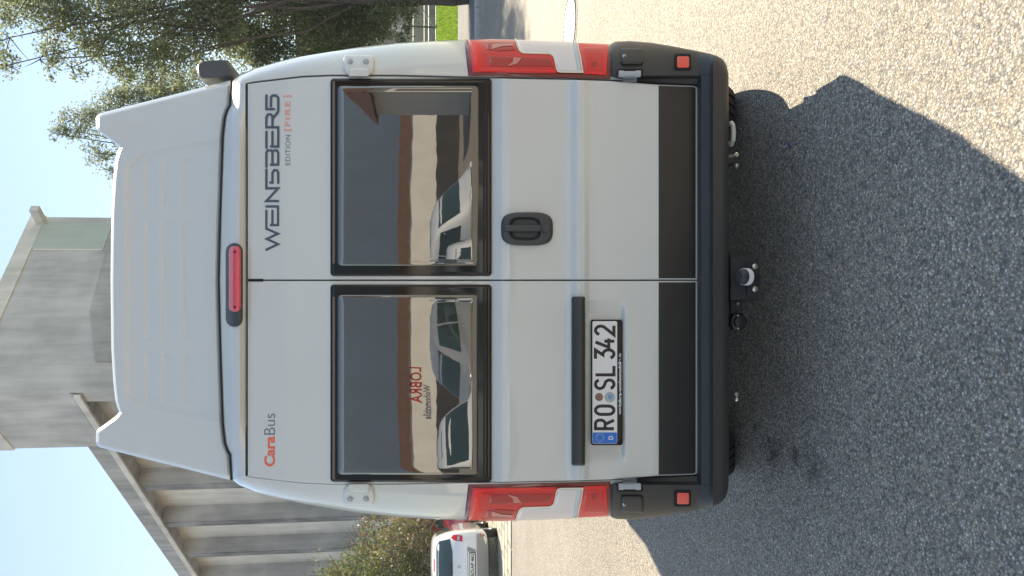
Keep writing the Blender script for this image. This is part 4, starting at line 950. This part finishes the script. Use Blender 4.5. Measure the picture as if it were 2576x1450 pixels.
def small_front(e, P, s, sR, sL, t):
    P('windscreen', [(-.60, .92), (.60, .92), (.50, 1.28), (-.50, 1.28)], s, .006, CGLASS, t)
    for k in (1, -1): P('headlight', [(k*.40, .60), (k*.62, .66), (k*.60, .78), (k*.42, .71)], s, .008, CLAMP, t)
    P('grille', [(-.3, .40), (.3, .40), (.3, .52), (-.3, .52)], s, .006, GAP, t); P('bonnet_badge', rr(-.04, .68, .04, .74, .02), s, .01, CLAMP, t)
def suv_front(e, P, s, sR, sL, t):
    P('windscreen', [(-.72, 1.03), (.72, 1.03), (.64, 1.46), (-.64, 1.46)], s, .006, CGLASS, t)
    for k in (1, -1): P('headlight', [(k*.46, .70), (k*.80, .75), (k*.78, .86), (k*.48, .80)], s, .008, CLAMP, t)
    P('grille', [(-.42, .58), (.42, .58), (.44, .78), (-.44, .78)], s, .006, GAP, t)
    P('lower_grille', [(-.6, .34), (.6, .34), (.55, .46), (-.55, .46)], s, .006, GAP, t)
    P('number_plate', rr(-.26, .47, .26, .58, .01), s, .012, WHITEP, t)
SWV = [[(.4, 1.02), (1.9, 1.02), (1.9, 1.46), (.5, 1.44)], [(2.0, 1.02), (3.4, 1.0), (2.95, 1.42), (2.0, 1.46)]]
SWH = [[(.55, .98), (1.35, .96), (1.35, 1.32), (.75, 1.34)], [(1.42, .96), (2.45, .94), (2.1, 1.28), (1.42, 1.32)]]
ST_S = zs(ST_V, .865)
car('parked_van', (.35, -12.1, 0), R(-38), 'white minivan turned towards the right, mirrored in the right rear window', WPAINT, ST_S, None, .92, None, 'van', suv_front, sidewin=SWV, wheels=(.9, 3.6), wr=.33)
car('parked_car', (.62, -8.6, 0), R(6), 'low white car mirrored beside the door gap in the right rear window', WPAINT, zs(ST_H, .93), None, .72, None, 'car', lambda e, P, s, sR, sL, t: P('windscreen', [(-.56, .88), (.56, .88), (.48, 1.2), (-.48, 1.2)], s, .006, CGLASS, t), sidewin=[[(.55, .92), (1.35, .90), (1.35, 1.22), (.75, 1.24)]], wheels=(.62, 2.85))
car('parked_van', (-.9, -12.6, 0), R(32), 'silver grey van with dark side windows mirrored in the middle of the left window', mat('silver_car_paint', (.42, .44, .45), .25, metal=.4, coat=1), ST_S, None, .92, None, 'van', suv_front, sidewin=SWV, wheels=(.9, 3.6), wr=.33)
car('parked_car', (-5.6, -8.3, 0), R(-42), 'white estate car with dark windows mirrored at the left end of the left window', WPAINT, zs(ST_S, .93), None, .92, None, 'car', suv_front, sidewin=[[(a, b*.93) for a, b in q] for q in SWV], wheels=(.9, 3.6), wr=.33)
HY = -36
shop = empty('dealer_hall', (-6, HY, 0), 0, label='long white walled hall with brown roof edge mirrored in the rear windows', cat='building')
WALLM = mat('white_wall_render', (.80, .76, .70), .85, var=(.7, .08)); EAVE = mat('brown_fascia', (.16, .085, .06), .7, var=(2, .2)); DKD = mat('dark_lower_wall', (.05, .045, .045), .6, var=(1, .3))
box('wall', (-4, -2, 1.4), (70, 3.9, 2.8), WALLM, shop)
box('roof', (-4, -2, 3.1), (70.4, 4.1, .62), EAVE, shop)
box('wall_base', (-4, -.02, .64), (69.8, .12, 1.28), DKD, shop)
def SW(u, v, o=0): return Vector((v, -.05+o+.01, u))
text('wall_lettering', 'LOBRA', 2.75, 2.12, -.8, -3.8, SW, .01, mat('lettering_red', (.5, .03, .02), .5), shop, .012, toward=Vector((0, 1, 0)))
text('wall_lettering', 'Wohnmobile', 2.05, 1.62, -2.3, -5.2, SW, .01, THING, shop, .02, toward=Vector((0, 1, 0)))
annex = empty('side_hall', (12.8, -20, 0), 0, label='dark brown gabled side building mirrored at the right window edge', cat='building')
box('wall', (1.5, -1, 2), (7, 9, 4), WALLM, annex)
pydata('roof', [(-2.6, -6, 3.9), (-2.6, 4, 3.9), (5.6, 4, 3.9), (5.6, -6, 3.9), (1.5, -6, 6.8), (1.5, 4, 6.8)], [(0, 1, 5, 4), (2, 3, 4, 5), (1, 2, 5), (0, 4, 3), (0, 3, 2, 1)], EAVE, annex, False)
box('gate', (1.5, 3.53, 1.5), (3.4, .06, 3.0), DKD, annex)


# invented dark blue ridge, added so the window glass mirrors a darker sky
rows = []
for k, (yy, hh) in enumerate(((-560, -1), (-640, 70), (-740, 125), (-860, 150))):
    rows.append([(x, yy+rng.uniform(-5, 5), hh*(1+.10*math.sin(x*.006+1)+.05*math.sin(x*.021))+(rng.uniform(-3, 4) if k else 0)) for x in np.linspace(-900, 900, 240)])
rdg = grid('added_dark_ridge', rows, mat('ridge_dark_blue', (.012, .04, .085), .95, var=(.02, .25)), toward=Vector((0, 1, 0)), angle=180); rdg['kind'] = 'structure'
# ================================================================== AIR
hz = bpy.data.materials.new('summer_haze'); hz.use_nodes = True; t = hz.node_tree; t.nodes.remove(t.nodes['Principled BSDF'])
pv = t.nodes.new('ShaderNodeVolumePrincipled'); pv.inputs['Color'].default_value = (.82, .92, 1, 1); pv.inputs['Density'].default_value = .0007; pv.inputs['Anisotropy'].default_value = 0
t.links.new(pv.outputs[0], t.nodes['Material Output'].inputs['Volume'])
hb = box('haze', (0, 0, 94.5), (1860, 1860, 191), hz); tag(hb, kind='stuff')
